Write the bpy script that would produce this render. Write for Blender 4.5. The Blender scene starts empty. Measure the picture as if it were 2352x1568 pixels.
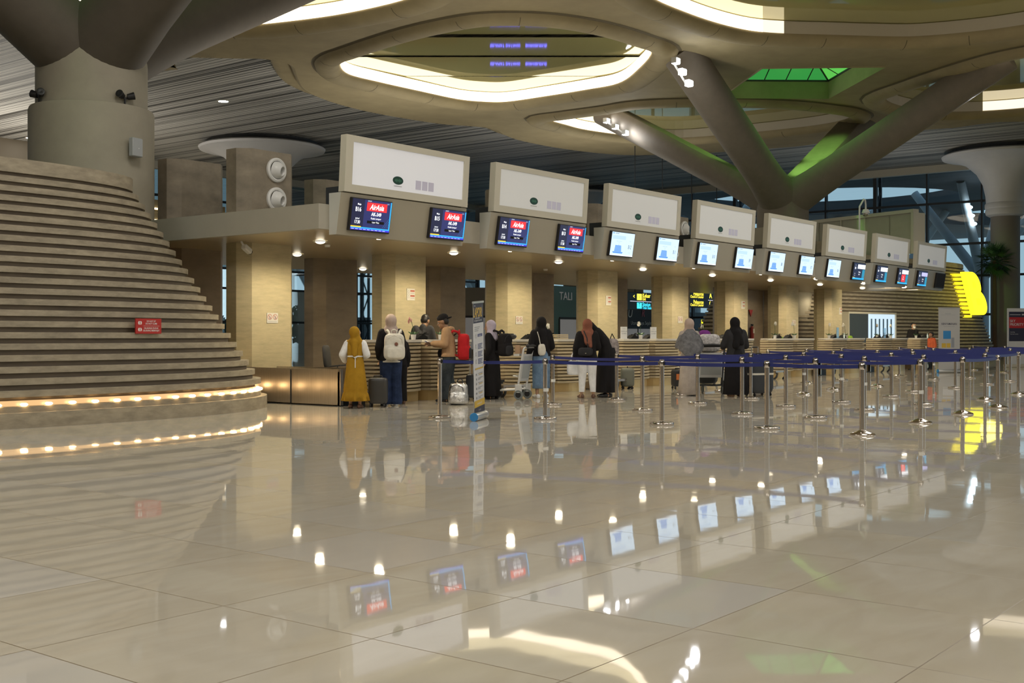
import bpy, bmesh, math, random
from mathutils import Vector, Matrix
from mathutils.geometry import tessellate_polygon
R = math.radians
C = bpy.context.scene.collection
random.seed(7)

# ---- survey of the hall: world X runs along the check-in row, Y towards the back of it, Z up; eye at (0, 0, 1.25)
FOC, YAW, EYE, HORIZ = 2700.0, R(37.9), 1.25, 772.0
SN, CS = math.sin(YAW), math.cos(YAW)
def fl(px, py, z=0.0):
    t = (px-1176)/FOC; d = FOC*(EYE-z)/(py-HORIZ)
    return ((SN*t+CS)*d, (SN-CS*t)*d)
def atY(px, py, Y):
    t = (px-1176)/FOC; d = Y/(SN-CS*t)
    return ((SN*t+CS)*d, EYE+(HORIZ-py)*d/FOC)
def atX(px, py, X):
    t = (px-1176)/FOC; d = X/(SN*t+CS)
    return ((SN-CS*t)*d, EYE+(HORIZ-py)*d/FOC)

# ---- materials
MATS = {}
def _new(name):
    m = bpy.data.materials.new(name); m.use_nodes = True
    nt = m.node_tree
    return m, nt, nt.nodes['Principled BSDF']
def mat(name, col, rough=0.6, metal=0.0, noise=0.0, scale=8.0, stretch=(1,1,1), bump=0.0, spec=0.5, coat=0.0, coord='Object', alpha=1.0):
    if name in MATS: return MATS[name]
    m, nt, b = _new(name)
    b.inputs['Base Color'].default_value = (*col, 1)
    b.inputs['Roughness'].default_value = rough
    b.inputs['Metallic'].default_value = metal
    b.inputs['Specular IOR Level'].default_value = spec
    b.inputs['Coat Weight'].default_value = coat
    b.inputs['Alpha'].default_value = alpha
    if noise or bump:
        tc = nt.nodes.new('ShaderNodeTexCoord'); mp = nt.nodes.new('ShaderNodeMapping')
        mp.inputs['Scale'].default_value = stretch
        nt.links.new(tc.outputs[coord], mp.inputs['Vector'])
        nz = nt.nodes.new('ShaderNodeTexNoise'); nz.inputs['Scale'].default_value = scale
        nz.inputs['Detail'].default_value = 6; nz.inputs['Roughness'].default_value = 0.65
        nt.links.new(mp.outputs['Vector'], nz.inputs['Vector'])
        if noise:
            rp = nt.nodes.new('ShaderNodeValToRGB')
            rp.color_ramp.elements[0].position = 0.3; rp.color_ramp.elements[1].position = 0.7
            rp.color_ramp.elements[0].color = (*[c*(1-noise) for c in col], 1)
            rp.color_ramp.elements[1].color = (*[min(1, c*(1+noise)) for c in col], 1)
            nt.links.new(nz.outputs['Fac'], rp.inputs['Fac'])
            nt.links.new(rp.outputs['Color'], b.inputs['Base Color'])
        if bump:
            bp = nt.nodes.new('ShaderNodeBump'); bp.inputs['Strength'].default_value = bump
            bp.inputs['Distance'].default_value = 0.02
            nt.links.new(nz.outputs['Fac'], bp.inputs['Height'])
            nt.links.new(bp.outputs['Normal'], b.inputs['Normal'])
    MATS[name] = m
    return m
def emit(name, col, strength, base=(0.02,0.02,0.02), rough=0.3):
    if name in MATS: return MATS[name]
    m, nt, b = _new(name)
    b.inputs['Base Color'].default_value = (*base, 1)
    b.inputs['Roughness'].default_value = rough
    b.inputs['Emission Color'].default_value = (*col, 1)
    b.inputs['Emission Strength'].default_value = strength
    MATS[name] = m
    return m
def srgb(h):
    h = h.lstrip('#'); o = []
    for i in (0, 2, 4):
        v = int(h[i:i+2], 16)/255
        o.append(v/12.92 if v <= 0.04045 else ((v+0.055)/1.055)**2.4)
    return tuple(o)

# ---- mesh builder
class MB:
    def __init__(s): s.bm = bmesh.new(); s.mats = []
    def mi(s, m):
        if m not in s.mats: s.mats.append(m)
        return s.mats.index(m)
    def face(s, vs, m):
        try: f = s.bm.faces.new(vs); f.material_index = s.mi(m); return f
        except ValueError: return None
    def poly(s, pts, m):
        return s.face([s.bm.verts.new(p) for p in pts], m)
    def grid(s, rings, m, closed=True, cap0=False, cap1=False, loop=False):
        R_ = [[s.bm.verts.new(p) for p in r] for r in rings]
        n = len(R_[0]); mm = m if isinstance(m, (list, tuple)) else None
        rr = list(range(len(R_)-1)) + ([len(R_)-1] if loop else [])
        for i in rr:
            a, b = R_[i], R_[(i+1) % len(R_)]
            mt = mm[i % len(mm)] if mm else m
            for j in range(n if closed else n-1):
                k = (j+1) % n
                s.face([a[j], a[k], b[k], b[j]], mt)
        m0 = mm[0] if mm else m; m1 = mm[-1] if mm else m
        if cap0: s.face(R_[0][::-1], m0)
        if cap1: s.face(R_[-1], m1)
    def box(s, x0, x1, y0, y1, z0, z1, m, M=None, bev=0.0):
        if bev > 0:
            b = min(bev, abs(x1-x0)*.45, abs(y1-y0)*.45, abs(z1-z0)*.45)
            def ring(z, i):
                return [(x0+b+i*0,y0+i,z)]
            rings = []
            for z, i in ((z0, b), (z0+b, 0), (z1-b, 0), (z1, b)):
                c = b if i == 0 else b
                rings.append([(x0+i+ (b if i==0 else b*.6), y0+i, z), (x1-i-(b if i==0 else b*.6), y0+i, z), (x1-i, y0+i+(b if i==0 else b*.6), z), (x1-i, y1-i-(b if i==0 else b*.6), z),
                              (x1-i-(b if i==0 else b*.6), y1-i, z), (x0+i+(b if i==0 else b*.6), y1-i, z), (x0+i, y1-i-(b if i==0 else b*.6), z), (x0+i, y0+i+(b if i==0 else b*.6), z)])
            if M: rings = [[M @ Vector(p) for p in r] for r in rings]
            s.grid(rings, m, cap0=True, cap1=True); return
        P = [(x0,y0,z0),(x1,y0,z0),(x1,y1,z0),(x0,y1,z0),(x0,y0,z1),(x1,y0,z1),(x1,y1,z1),(x0,y1,z1)]
        if M: P = [M @ Vector(p) for p in P]
        v = [s.bm.verts.new(p) for p in P]
        for q in ((3,2,1,0),(4,5,6,7),(0,1,5,4),(1,2,6,5),(2,3,7,6),(3,0,4,7)): s.face([v[i] for i in q], m)
    def cyl(s, p0, p1, r0, r1, m, seg=16, caps=True):
        p0, p1 = Vector(p0), Vector(p1); d = (p1-p0).normalized()
        u = d.orthogonal().normalized(); w = d.cross(u)
        rg = lambda p, r: [p+(u*math.cos(a)+w*math.sin(a))*r for a in [2*math.pi*i/seg for i in range(seg)]]
        s.grid([rg(p0, r0), rg(p1, r1)], m, cap0=caps, cap1=caps)
    def tube(s, pts, r, m, seg=8, caps=True):
        pts = [Vector(p) for p in pts]; rings = []; n = len(pts); up = None
        for i, p in enumerate(pts):
            d = (pts[min(i+1, n-1)]-pts[max(i-1, 0)]).normalized()
            if up is None: up = d.orthogonal().normalized()
            up = (up - d*up.dot(d)).normalized(); w = d.cross(up)
            rr = r[i] if isinstance(r, (list, tuple)) else r
            rings.append([p+(up*math.cos(a)+w*math.sin(a))*rr for a in [2*math.pi*k/seg for k in range(seg)]])
        s.grid(rings, m, cap0=caps, cap1=caps)
    def ribbon(s, pts, h, t, m):
        rings = []
        for i, p in enumerate(pts):
            p = Vector(p); d = Vector(pts[min(i+1, len(pts)-1)])-Vector(pts[max(i-1, 0)])
            n = Vector((-d.y, d.x, 0)); n = (n.normalized() if n.length > 1e-6 else Vector((1,0,0)))*t/2
            rings.append([p-n-Vector((0,0,h/2)), p+n-Vector((0,0,h/2)), p+n+Vector((0,0,h/2)), p-n+Vector((0,0,h/2))])
        s.grid(rings, m, cap0=True, cap1=True)
    def lathe(s, prof, m, c=(0,0,0), seg=32, M=None, cap=True):
        rings = []
        for r, z in prof:
            ring = [Vector((c[0]+r*math.cos(2*math.pi*i/seg), c[1]+r*math.sin(2*math.pi*i/seg), c[2]+z)) for i in range(seg)]
            if M: ring = [M @ p for p in ring]
            rings.append(ring)
        s.grid(rings, m, cap0=cap, cap1=cap)
    def ell(s, c, r, m, e=1.0, e2=None, seg=16, rings=10, M=None):
        e2 = e if e2 is None else e2
        pw = lambda v, k: math.copysign(abs(v)**k, v)
        c = Vector(c); RR = []
        for i in range(1, rings):
            a = -math.pi/2+math.pi*i/rings
            ring = []
            for j in range(seg):
                b = 2*math.pi*j/seg
                p = Vector((r[0]*pw(math.cos(a), e)*pw(math.cos(b), e2), r[1]*pw(math.cos(a), e)*pw(math.sin(b), e2), r[2]*pw(math.sin(a), e)))
                if M: p = M @ p
                ring.append(c+p)
            RR.append(ring)
        s.grid(RR, m, cap0=True, cap1=True)
    def prism(s, pts, d, m, M=None):
        """pts: closed polygon (x, z) extruded from y=0 to y=d"""
        a = [Vector((p[0], 0, p[1])) for p in pts]; b = [Vector((p[0], d, p[1])) for p in pts]
        if M: a = [M @ p for p in a]; b = [M @ p for p in b]
        s.grid([a, b], m, cap0=True, cap1=True)
    def fill(s, loops, m, flip=False):
        vl = [[Vector(p) for p in l] for l in loops]
        tris = tessellate_polygon(vl); fl_ = [s.bm.verts.new(p) for l in vl for p in l]
        for t in tris: s.face([fl_[i] for i in (t[::-1] if flip else t)], m)
    def add_mesh(s, me, m, M=None):
        vs = [s.bm.verts.new((M @ v.co) if M else v.co) for v in me.vertices]
        for p in me.polygons: s.face([vs[i] for i in p.vertices], m)
    def text(s, body, size, m, M, align='CENTER', shear=0.0, bold=0.0, sx=1.0):
        me = text_mesh(body, align, shear, bold)
        s.add_mesh(me, m, M @ Matrix.Diagonal((size*sx, size, size, 1)))
    def build(s, name, parent=None, loc=(0,0,0), rz=0.0, smooth=None, fix=True):
        if fix: bmesh.ops.recalc_face_normals(s.bm, faces=s.bm.faces[:])
        me = bpy.data.meshes.new(name); s.bm.to_mesh(me); s.bm.free()
        for m in s.mats: me.materials.append(m)
        if smooth is not None:
            me.polygons.foreach_set('use_smooth', [True]*len(me.polygons))
            if smooth < 179: me.set_sharp_from_angle(angle=R(smooth))
        o = bpy.data.objects.new(name, me); C.objects.link(o)
        o.location = loc; o.rotation_euler = (0, 0, rz)
        if parent is not None: o.parent = parent
        return o
_TX = {}
def text_mesh(body, align='CENTER', shear=0.0, bold=0.0):
    k = (body, align, shear, bold)
    if k in _TX: return _TX[k]
    cu = bpy.data.curves.new('lettering', 'FONT'); cu.body = body; cu.size = 1.0
    cu.align_x = align; cu.align_y = 'CENTER'; cu.shear = shear; cu.offset = bold; cu.resolution_u = 9 if len(body) == 1 else 3
    ob = bpy.data.objects.new('lettering', cu); C.objects.link(ob)
    dg = bpy.context.evaluated_depsgraph_get(); dg.update()
    me = bpy.data.meshes.new_from_object(ob.evaluated_get(dg))
    bpy.data.objects.remove(ob); bpy.data.curves.remove(cu)
    _TX[k] = me
    return me
def tag(o, label=None, cat=None, group=None, kind=None):
    if label: o['label'] = label
    if cat: o['category'] = cat
    if group: o['group'] = group
    if kind: o['kind'] = kind
    return o
def thing(name, label, cat, loc=(0,0,0), rz=0.0, group=None):
    o = bpy.data.objects.new(name, None); C.objects.link(o)
    o.location = loc; o.rotation_euler = (0, 0, rz); o.empty_display_size = 0.2
    return tag(o, label, cat, group)
def struct(o): o['kind'] = 'structure'; return o
def dup(root, label=None, loc=None, rz=None, group=None):
    def cp(o, par):
        c = o.copy(); C.objects.link(c)
        if par is not None: c.parent = par
        for ch in list(o.children): cp(ch, c)
        return c
    r = cp(root, None)
    if label: r['label'] = label
    if group: r['group'] = group
    if loc is not None: r.location = loc
    if rz is not None: r.rotation_euler = (0, 0, rz)
    return r
def catmull(pts, n=6):
    N = len(pts); out = []
    for i in range(N):
        p0, p1, p2, p3 = [Vector(pts[(i+k) % N]) for k in (-1, 0, 1, 2)]
        for j in range(n):
            t = j/n
            out.append(0.5*((2*p1)+(p2-p0)*t+(2*p0-5*p1+4*p2-p3)*t*t+(3*p1-p0-3*p2+p3)*t**3))
    return out
def area2(p): return 0.5*sum(p[i][0]*p[(i+1) % len(p)][1]-p[(i+1) % len(p)][0]*p[i][1] for i in range(len(p)))
def offset(p, o):
    n = len(p); sg = 1 if area2(p) > 0 else -1; out = []
    for i in range(n):
        d = (Vector(p[(i+1) % n])-Vector(p[i-1])).normalized()
        out.append(Vector((p[i][0]+sg*d.y*o, p[i][1]-sg*d.x*o)))
    return out
def loopz(p, z): return [(q[0], q[1], z) for q in p]
ORD = ['first','second','third','fourth','fifth','sixth','seventh','eighth','ninth','tenth','eleventh','twelfth']
# ================= palette
M_conc = mat('petal_concrete', (0.315,0.258,0.145), 0.75, noise=0.12, scale=0.9, bump=0.15)
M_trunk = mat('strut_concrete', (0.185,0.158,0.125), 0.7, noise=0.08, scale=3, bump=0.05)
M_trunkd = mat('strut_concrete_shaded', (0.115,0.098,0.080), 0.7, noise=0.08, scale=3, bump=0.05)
M_clad = mat('column_cladding', (0.345,0.315,0.25), 0.7, noise=0.07, scale=2)
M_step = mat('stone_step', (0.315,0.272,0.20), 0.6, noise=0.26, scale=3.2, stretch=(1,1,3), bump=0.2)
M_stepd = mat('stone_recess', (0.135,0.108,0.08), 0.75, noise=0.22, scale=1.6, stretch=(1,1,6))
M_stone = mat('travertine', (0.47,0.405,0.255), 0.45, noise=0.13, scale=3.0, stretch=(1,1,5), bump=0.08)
M_stoned = mat('travertine_dark', (0.26,0.205,0.145), 0.42, noise=0.22, scale=1.2, stretch=(1,1,2.5), bump=0.05)  # back columns: darker stone plus their missing light, both in the colour
M_grey = mat('bulkhead_grey', (0.40,0.375,0.315), 0.45, noise=0.03, scale=3)
M_lgrey = mat('frame_beige', (0.56,0.53,0.44), 0.5)
M_steel = mat('brushed_steel', (0.55,0.50,0.45), 0.28, 1.0, noise=0.1, scale=30, stretch=(1,1,0.05))
M_chrome = mat('chrome', (0.62,0.57,0.53), 0.16, 1.0)
M_black = mat('black_plastic', (0.012,0.012,0.014), 0.45)
M_white = mat('white_plastic', (0.75,0.75,0.74), 0.35)
M_dark = mat('dark_frame', (0.03,0.034,0.04), 0.5)
M_joint_shade = mat('concrete_joint_shade', (0.13,0.105,0.06), 0.8)
M_led = emit('cove_light_on', (1.0,0.86,0.64), 2.7)
M_ledmid = emit('cove_light_fading', (1.0,0.86,0.64), 1.1)
M_ledoff = mat('cove_light_off', (0.55,0.50,0.42), 0.5)

def floor_material():
    m, nt, b = _new('polished_marble_tiles'); N, L = nt.nodes.new, nt.links.new
    tc = N('ShaderNodeTexCoord'); sep = N('ShaderNodeSeparateXYZ'); L(tc.outputs['Object'], sep.inputs[0])
    T = 0.963
    def m2(op, a, bb=None, c=None):
        n = N('ShaderNodeMath'); n.operation = op
        for i, v in enumerate((a, bb, c)):
            if v is None: continue
            if isinstance(v, (int, float)): n.inputs[i].default_value = v
            else: L(v, n.inputs[i])
        return n.outputs[0]
    u = m2('DIVIDE', m2('SUBTRACT', sep.outputs[0], 2.515), T); v = m2('DIVIDE', m2('SUBTRACT', sep.outputs[1], 1.515), T)
    fu, fv = m2('FLOOR', u), m2('FLOOR', v)
    cell = N('ShaderNodeCombineXYZ'); L(fu, cell.inputs[0]); L(fv, cell.inputs[1])
    wn = N('ShaderNodeTexWhiteNoise'); wn.noise_dimensions = '3D'; L(cell.outputs[0], wn.inputs['Vector'])
    # joint mask
    du = m2('ABSOLUTE', m2('SUBTRACT', m2('SUBTRACT', u, fu), 0.5)); dv = m2('ABSOLUTE', m2('SUBTRACT', m2('SUBTRACT', v, fv), 0.5))
    joint = m2('GREATER_THAN', m2('MAXIMUM', du, dv), 0.4968)
    # veining
    mp = N('ShaderNodeMapping'); mp.inputs['Scale'].default_value = (0.9, 2.4, 1); L(tc.outputs['Object'], mp.inputs['Vector'])
    add = N('ShaderNodeVectorMath'); add.operation = 'ADD'; L(mp.outputs[0], add.inputs[0])
    sc = N('ShaderNodeVectorMath'); sc.operation = 'SCALE'; L(wn.outputs['Color'], sc.inputs[0]); sc.inputs['Scale'].default_value = 7.0
    L(sc.outputs[0], add.inputs[1])
    nz = N('ShaderNodeTexNoise'); nz.inputs['Scale'].default_value = 1.6; nz.inputs['Detail'].default_value = 7; nz.inputs['Distortion'].default_value = 1.2
    L(add.outputs[0], nz.inputs['Vector'])
    big = N('ShaderNodeTexNoise'); big.inputs['Scale'].default_value = 0.22; big.inputs['Detail'].default_value = 1; L(tc.outputs['Object'], big.inputs['Vector'])
    r1 = N('ShaderNodeValToRGB'); e = r1.color_ramp.elements
    e[0].position = 0.25; e[0].color = (0.55,0.495,0.395,1); e[1].position = 0.8; e[1].color = (0.63,0.585,0.495,1)
    L(nz.outputs['Fac'], r1.inputs['Fac'])
    r2 = N('ShaderNodeValToRGB'); e = r2.color_ramp.elements
    e[0].position = 0.62; e[0].color = (0,0,0,1); e[1].position = 0.95; e[1].color = (1,1,1,1)
    L(m2('ADD', m2('MULTIPLY', wn.outputs['Value'], 0.55), m2('MULTIPLY', big.outputs['Fac'], 0.7)), r2.inputs['Fac'])
    mx = N('ShaderNodeMix'); mx.data_type = 'RGBA'; L(r2.outputs['Color'], mx.inputs['Factor']); L(r1.outputs['Color'], mx.inputs[6]); mx.inputs[7].default_value = (0.60,0.575,0.535,1)
    mj = N('ShaderNodeMix'); mj.data_type = 'RGBA'; L(joint, mj.inputs['Factor']); L(mx.outputs[2], mj.inputs[6]); mj.inputs[7].default_value = (0.23,0.18,0.12,1)
    L(mj.outputs[2], b.inputs['Base Color'])
    L(m2('MULTIPLY_ADD', joint, 0.3, 0.028), b.inputs['Roughness'])
    b.inputs['IOR'].default_value = 1.55
    # each slab lies a hair out of level, and its polish is gently wavy
    geo = N('ShaderNodeNewGeometry')
    tl = N('ShaderNodeVectorMath'); tl.operation = 'SUBTRACT'; L(wn.outputs['Color'], tl.inputs[0]); tl.inputs[1].default_value = (0.5,0.5,0.5)
    ts = N('ShaderNodeVectorMath'); ts.operation = 'SCALE'; L(tl.outputs[0], ts.inputs[0]); ts.inputs['Scale'].default_value = 0.0035
    an = N('ShaderNodeVectorMath'); an.operation = 'ADD'; L(geo.outputs['Normal'], an.inputs[0]); L(ts.outputs[0], an.inputs[1])
    nn = N('ShaderNodeVectorMath'); nn.operation = 'NORMALIZE'; L(an.outputs[0], nn.inputs[0])
    wv = N('ShaderNodeTexNoise'); wv.inputs['Scale'].default_value = 3.0; wv.inputs['Detail'].default_value = 1.0; L(tc.outputs['Object'], wv.inputs['Vector'])
    bp = N('ShaderNodeBump'); bp.inputs['Strength'].default_value = 0.085; bp.inputs['Distance'].default_value = 0.004
    L(wv.outputs['Fac'], bp.inputs['Height']); L(nn.outputs[0], bp.inputs['Normal']); L(bp.outputs['Normal'], b.inputs['Normal'])
    return m
M_floor = floor_material()

def slat_material():
    m, nt, b = _new('slatted_ceiling'); N, L = nt.nodes.new, nt.links.new
    tc = N('ShaderNodeTexCoord'); mp = N('ShaderNodeMapping'); mp.inputs['Scale'].default_value = (1, 0.002, 0); L(tc.outputs['Object'], mp.inputs['Vector'])
    n1 = N('ShaderNodeTexNoise'); n1.inputs['Scale'].default_value = 2.1; n1.inputs['Detail'].default_value = 4; n1.inputs['Roughness'].default_value = 0.85; L(mp.outputs[0], n1.inputs['Vector'])
    sep = N('ShaderNodeSeparateXYZ'); L(tc.outputs['Object'], sep.inputs[0])
    def m2(op, a, bb):
        n = N('ShaderNodeMath'); n.operation = op
        for i, v in enumerate((a, bb)):
            if isinstance(v, (int, float)): n.inputs[i].default_value = v
            else: L(v, n.inputs[i])
        return n.outputs[0]
    fr = m2('FRACT', m2('MULTIPLY', sep.outputs[0], 3.6), 0.0)
    gap = m2('GREATER_THAN', fr, 0.84)
    r = N('ShaderNodeValToRGB'); e = r.color_ramp.elements
    e[0].position = 0.43; e[0].color = (0.022,0.021,0.02,1); e[1].position = 0.47; e[1].color = (0.36,0.355,0.33,1)
    e2 = r.color_ramp.elements.new(0.62); e2.color = (0.47,0.46,0.43,1)
    L(n1.outputs['Fac'], r.inputs['Fac'])
    mx = N('ShaderNodeMix'); mx.data_type = 'RGBA'; L(m2('MULTIPLY', gap, 0.9), mx.inputs['Factor']); L(r.outputs['Color'], mx.inputs[6]); mx.inputs[7].default_value = (0.05,0.05,0.05,1)
    L(mx.outputs[2], b.inputs['Base Color']); b.inputs['Roughness'].default_value = 0.55
    return m
M_slat = slat_material()

def glass_material(name, tint, refl, rough=0.02, gl=(1,1,1), ior=1.5):
    m = bpy.data.materials.new(name); m.use_nodes = True; nt = m.node_tree; N, L = nt.nodes.new, nt.links.new
    nt.nodes.remove(nt.nodes['Principled BSDF']); out = nt.nodes['Material Output']
    tr = N('ShaderNodeBsdfTransparent'); tr.inputs[0].default_value = (*tint, 1)
    g = N('ShaderNodeBsdfGlossy'); g.inputs['Color'].default_value = (*gl, 1); g.inputs['Roughness'].default_value = rough
    fz = N('ShaderNodeFresnel'); fz.inputs['IOR'].default_value = ior
    ad = N('ShaderNodeMath'); ad.operation = 'ADD'; ad.use_clamp = True; L(fz.outputs[0], ad.inputs[0]); ad.inputs[1].default_value = refl
    mx = N('ShaderNodeMixShader'); L(ad.outputs[0], mx.inputs[0]); L(tr.outputs[0], mx.inputs[1]); L(g.outputs[0], mx.inputs[2]); L(mx.outputs[0], out.inputs['Surface'])
    return m
M_glass = glass_material('facade_glass', (0.36,0.48,0.54), 0.0)
M_glassclear = glass_material('clear_glass', (0.72,0.86,0.90), 0.0)
M_acryl = glass_material('clear_acrylic', (0.80,0.90,0.95), 0.06)
M_mirror = mat('olive_mirror_glass', (0.46,0.43,0.19), 0.03, 0.38)
M_glassdark = glass_material('tinted_glass', (0.10,0.15,0.17), 0.0)

# ================= floor, walls, slatted ceiling
b = MB(); b.poly([(-30,-40,0),(140,-40,0),(140,110,0),(-30,110,0)], M_floor); struct(b.build('floor'))
SKYQ = [(47.44,19.97),(44.55,23.5),(40.6,19.7),(43.21,15.97)]
SKY = [[(x-dx, y) for x, y in SKYQ] for dx in (0.0, 32.2)]
b = MB(); co_ = [(-30,-40),(75.4,-40),(75.4,62.4),(-30,62.4)]
for z_, f_ in ((11.95,True),(12.2,False)): b.fill([loopz(co_, z_)]+[loopz(offset(q, .12), z_) for q in SKY], M_slat, flip=f_)
for q in [co_]+[offset(q, .12) for q in SKY]: b.grid([loopz(q, 11.95), loopz(q, 12.2)], M_slat)
struct(b.build('ceiling'))
M_wall = mat('warm_wall', (0.42,0.38,0.30), 0.7, noise=0.05, scale=1)
b = MB(); b.box(-30.4,-30,-40,62,0,12,M_wall); struct(b.build('wall_left'))
b = MB(); b.box(-30,75,-40.4,-40,0,12,M_wall); struct(b.build('wall_front'))

# glazed walls: frame members real, one pane object each
def facade(name, pane, origin, ux, length, bays, rails, z1, low=None):
    """origin: corner; ux: unit vector along the wall"""
    f = MB(); g = MB(); o = Vector(origin); u = Vector(ux); n = Vector((-u.y, u.x, 0))
    def bar(a0, a1, z0, z1_, d0, d1):
        P = [o+u*a+n*d+Vector((0,0,z)) for z in (z0, z1_) for a, d in ((a0,d0),(a1,d0),(a1,d1),(a0,d1))]
        v = [f.bm.verts.new(p) for p in P]
        for q in ((3,2,1,0),(4,5,6,7),(0,1,5,4),(1,2,6,5),(2,3,7,6),(3,0,4,7)): f.face([v[i] for i in q], M_dark)
    for i in range(bays+1):
        a = length*i/bays
        w = 0.22 if i % 3 == 0 else 0.11
        bar(a-w/2, a+w/2, 0, z1, -0.15, 0.15)
        if i % 3 == 0:        # laced truss post behind every third mullion
            bar(a-0.09, a+0.09, 0, z1, -0.93, -0.75)
            z = 0.3
            k = 0
            while z < z1-1.2:
                za, zb = (z, z+1.5); p = o+u*a
                d0, d1 = (-0.1, -0.8) if k % 2 == 0 else (-0.8, -0.1)
                f.cyl(p+n*d0+Vector((0,0,za)), p+n*d1+Vector((0,0,min(zb, z1))), 0.06, 0.06, M_dark, 6)
                z += 1.5; k += 1
    for z in rails: bar(0, length, z-0.07, z+0.07, -0.1, 0.1)
    bar(0, length, z1-0.25, z1, -0.3, 0.4)
    w = struct(f.build(name))
    P = [o, o+u*length]
    zs = 0.0 if low is None else low[0]
    g.poly([P[0]+Vector((0,0,zs)), P[1]+Vector((0,0,zs)), P[1]+Vector((0,0,z1)), P[0]+Vector((0,0,z1))], pane)
    if low: g.poly([P[0], P[1], P[1]+Vector((0,0,zs)), P[0]+Vector((0,0,zs))], low[1])
    q = g.build('window_pane', parent=w)
    return w
facade('wall_right', M_glass, (75,-12,0), (0,1,0), 74, 22, (2.6,5.0,7.0,9.6), 11.9)
facade('wall_back', M_glassdark, (75,62,0), (-1,0,0), 105, 30, (2.2,4.4,5.7,8.2,10), 11.9, (5.7, M_glassclear))
# pale gutter edge where the slatted ceiling meets the glazing
b = MB(); b.box(74.3,74.7,-12,62,11.5,11.95,M_lgrey); b.box(-30,74.7,61.2,61.6,11.5,11.95,M_lgrey); o = b.build('trim_1'); struct(o)

# ================= petal ceiling
ZR = 11.3
def back(pts, z): return [fl(x, y, z) for x, y in pts]
OPEN = {
 'main': [(780,150),(800,172),(870,190),(960,210),(1050,229),(1110,235),(1165,235),(1250,223),(1350,207),(1420,193),(1462,165),(1498,118),(1440,92),(1350,66),(1250,50),(1150,47),(1080,54),(980,75),(900,98),(830,121),(793,134)],
 'behind': [(1254,273),(1300,288),(1350,300),(1450,313),(1550,318),(1650,312),(1740,304),(1880,288),(1950,272),(1935,258),(1880,249),(1800,241),(1700,237),(1600,236),(1480,240),(1400,252),(1310,264)],
 'front': [(1500,-2),(1560,25),(1640,53),(1720,72),(1800,79),(1900,82),(2050,86),(2130,84),(2250,73),(2352,59),(2500,35),(2650,-30),(2500,-120),(2150,-175),(1800,-160),(1580,-90),(1480,-30)],
 'left': [(110,14),(220,37),(400,54),(560,59),(650,53),(800,32),(950,-5),(985,-45),(900,-140),(500,-210),(150,-150),(40,-50)],
 'side': [(2032,226),(2100,252),(2200,258),(2352,249),(2500,228),(2640,190),(2600,120),(2450,110),(2352,122),(2250,148),(2120,190)],
}
LIT = {'main': lambda x: True, 'behind': lambda x: x < 1470, 'front': lambda x: x < 1815, 'left': lambda x: True, 'side': lambda x: x > 2272}
LABELS = {'main': 'large leaf-shaped ceiling opening with full warm light band above the check-in row',
 'behind': 'small ceiling opening behind the sloping struts, lit only at its left tip',
 'front': 'ceiling opening cut by the upper right corner, its light band half dark',
 'left': 'lit ceiling opening glimpsed between the struts of the left tree column',
 'side': 'dim ceiling opening at the right edge above the mushroom column'}
outer_px = [(200,108),(420,124),(560,128),(612,131),(627,158),(650,190),(710,218),(800,243),(900,262),(1000,277),(1090,284),(1118,297),(1160,312),(1250,330),(1350,343),(1450,349),(1600,345),(1750,335),(1858,326),(1960,311),(2100,293),(2200,285),(2352,277)]
outer = back(outer_px, ZR+0.35)
outer = [Vector(p) for p in outer]
outer += [Vector((74,18)), Vector((74,-30)), Vector((-20,-30)), Vector((-20,34))]
# keep straight closing sides, round the traced run
def smooth_run(p, k, n=5):
    q = catmull(p, n); return q[:(k-1)*n+1]+[Vector(v) for v in p[k:]]
outer_s = smooth_run(outer, len(outer_px))
deck = offset(outer_s, -0.95)
loops = []; opens = {}
for k, px in OPEN.items():
    p = catmull(back(px, ZR), 5)
    if area2(p) < 0: p.reverse()
    opens[k] = p
holes = [offset(p, 0.45) for p in opens.values()] + [[Vector(v) for v in q] for q in SKY]
b = MB()
b.fill([loopz(deck, ZR+0.02)]+[loopz(h, ZR+0.02) for h in holes], M_conc, flip=True)
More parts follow.
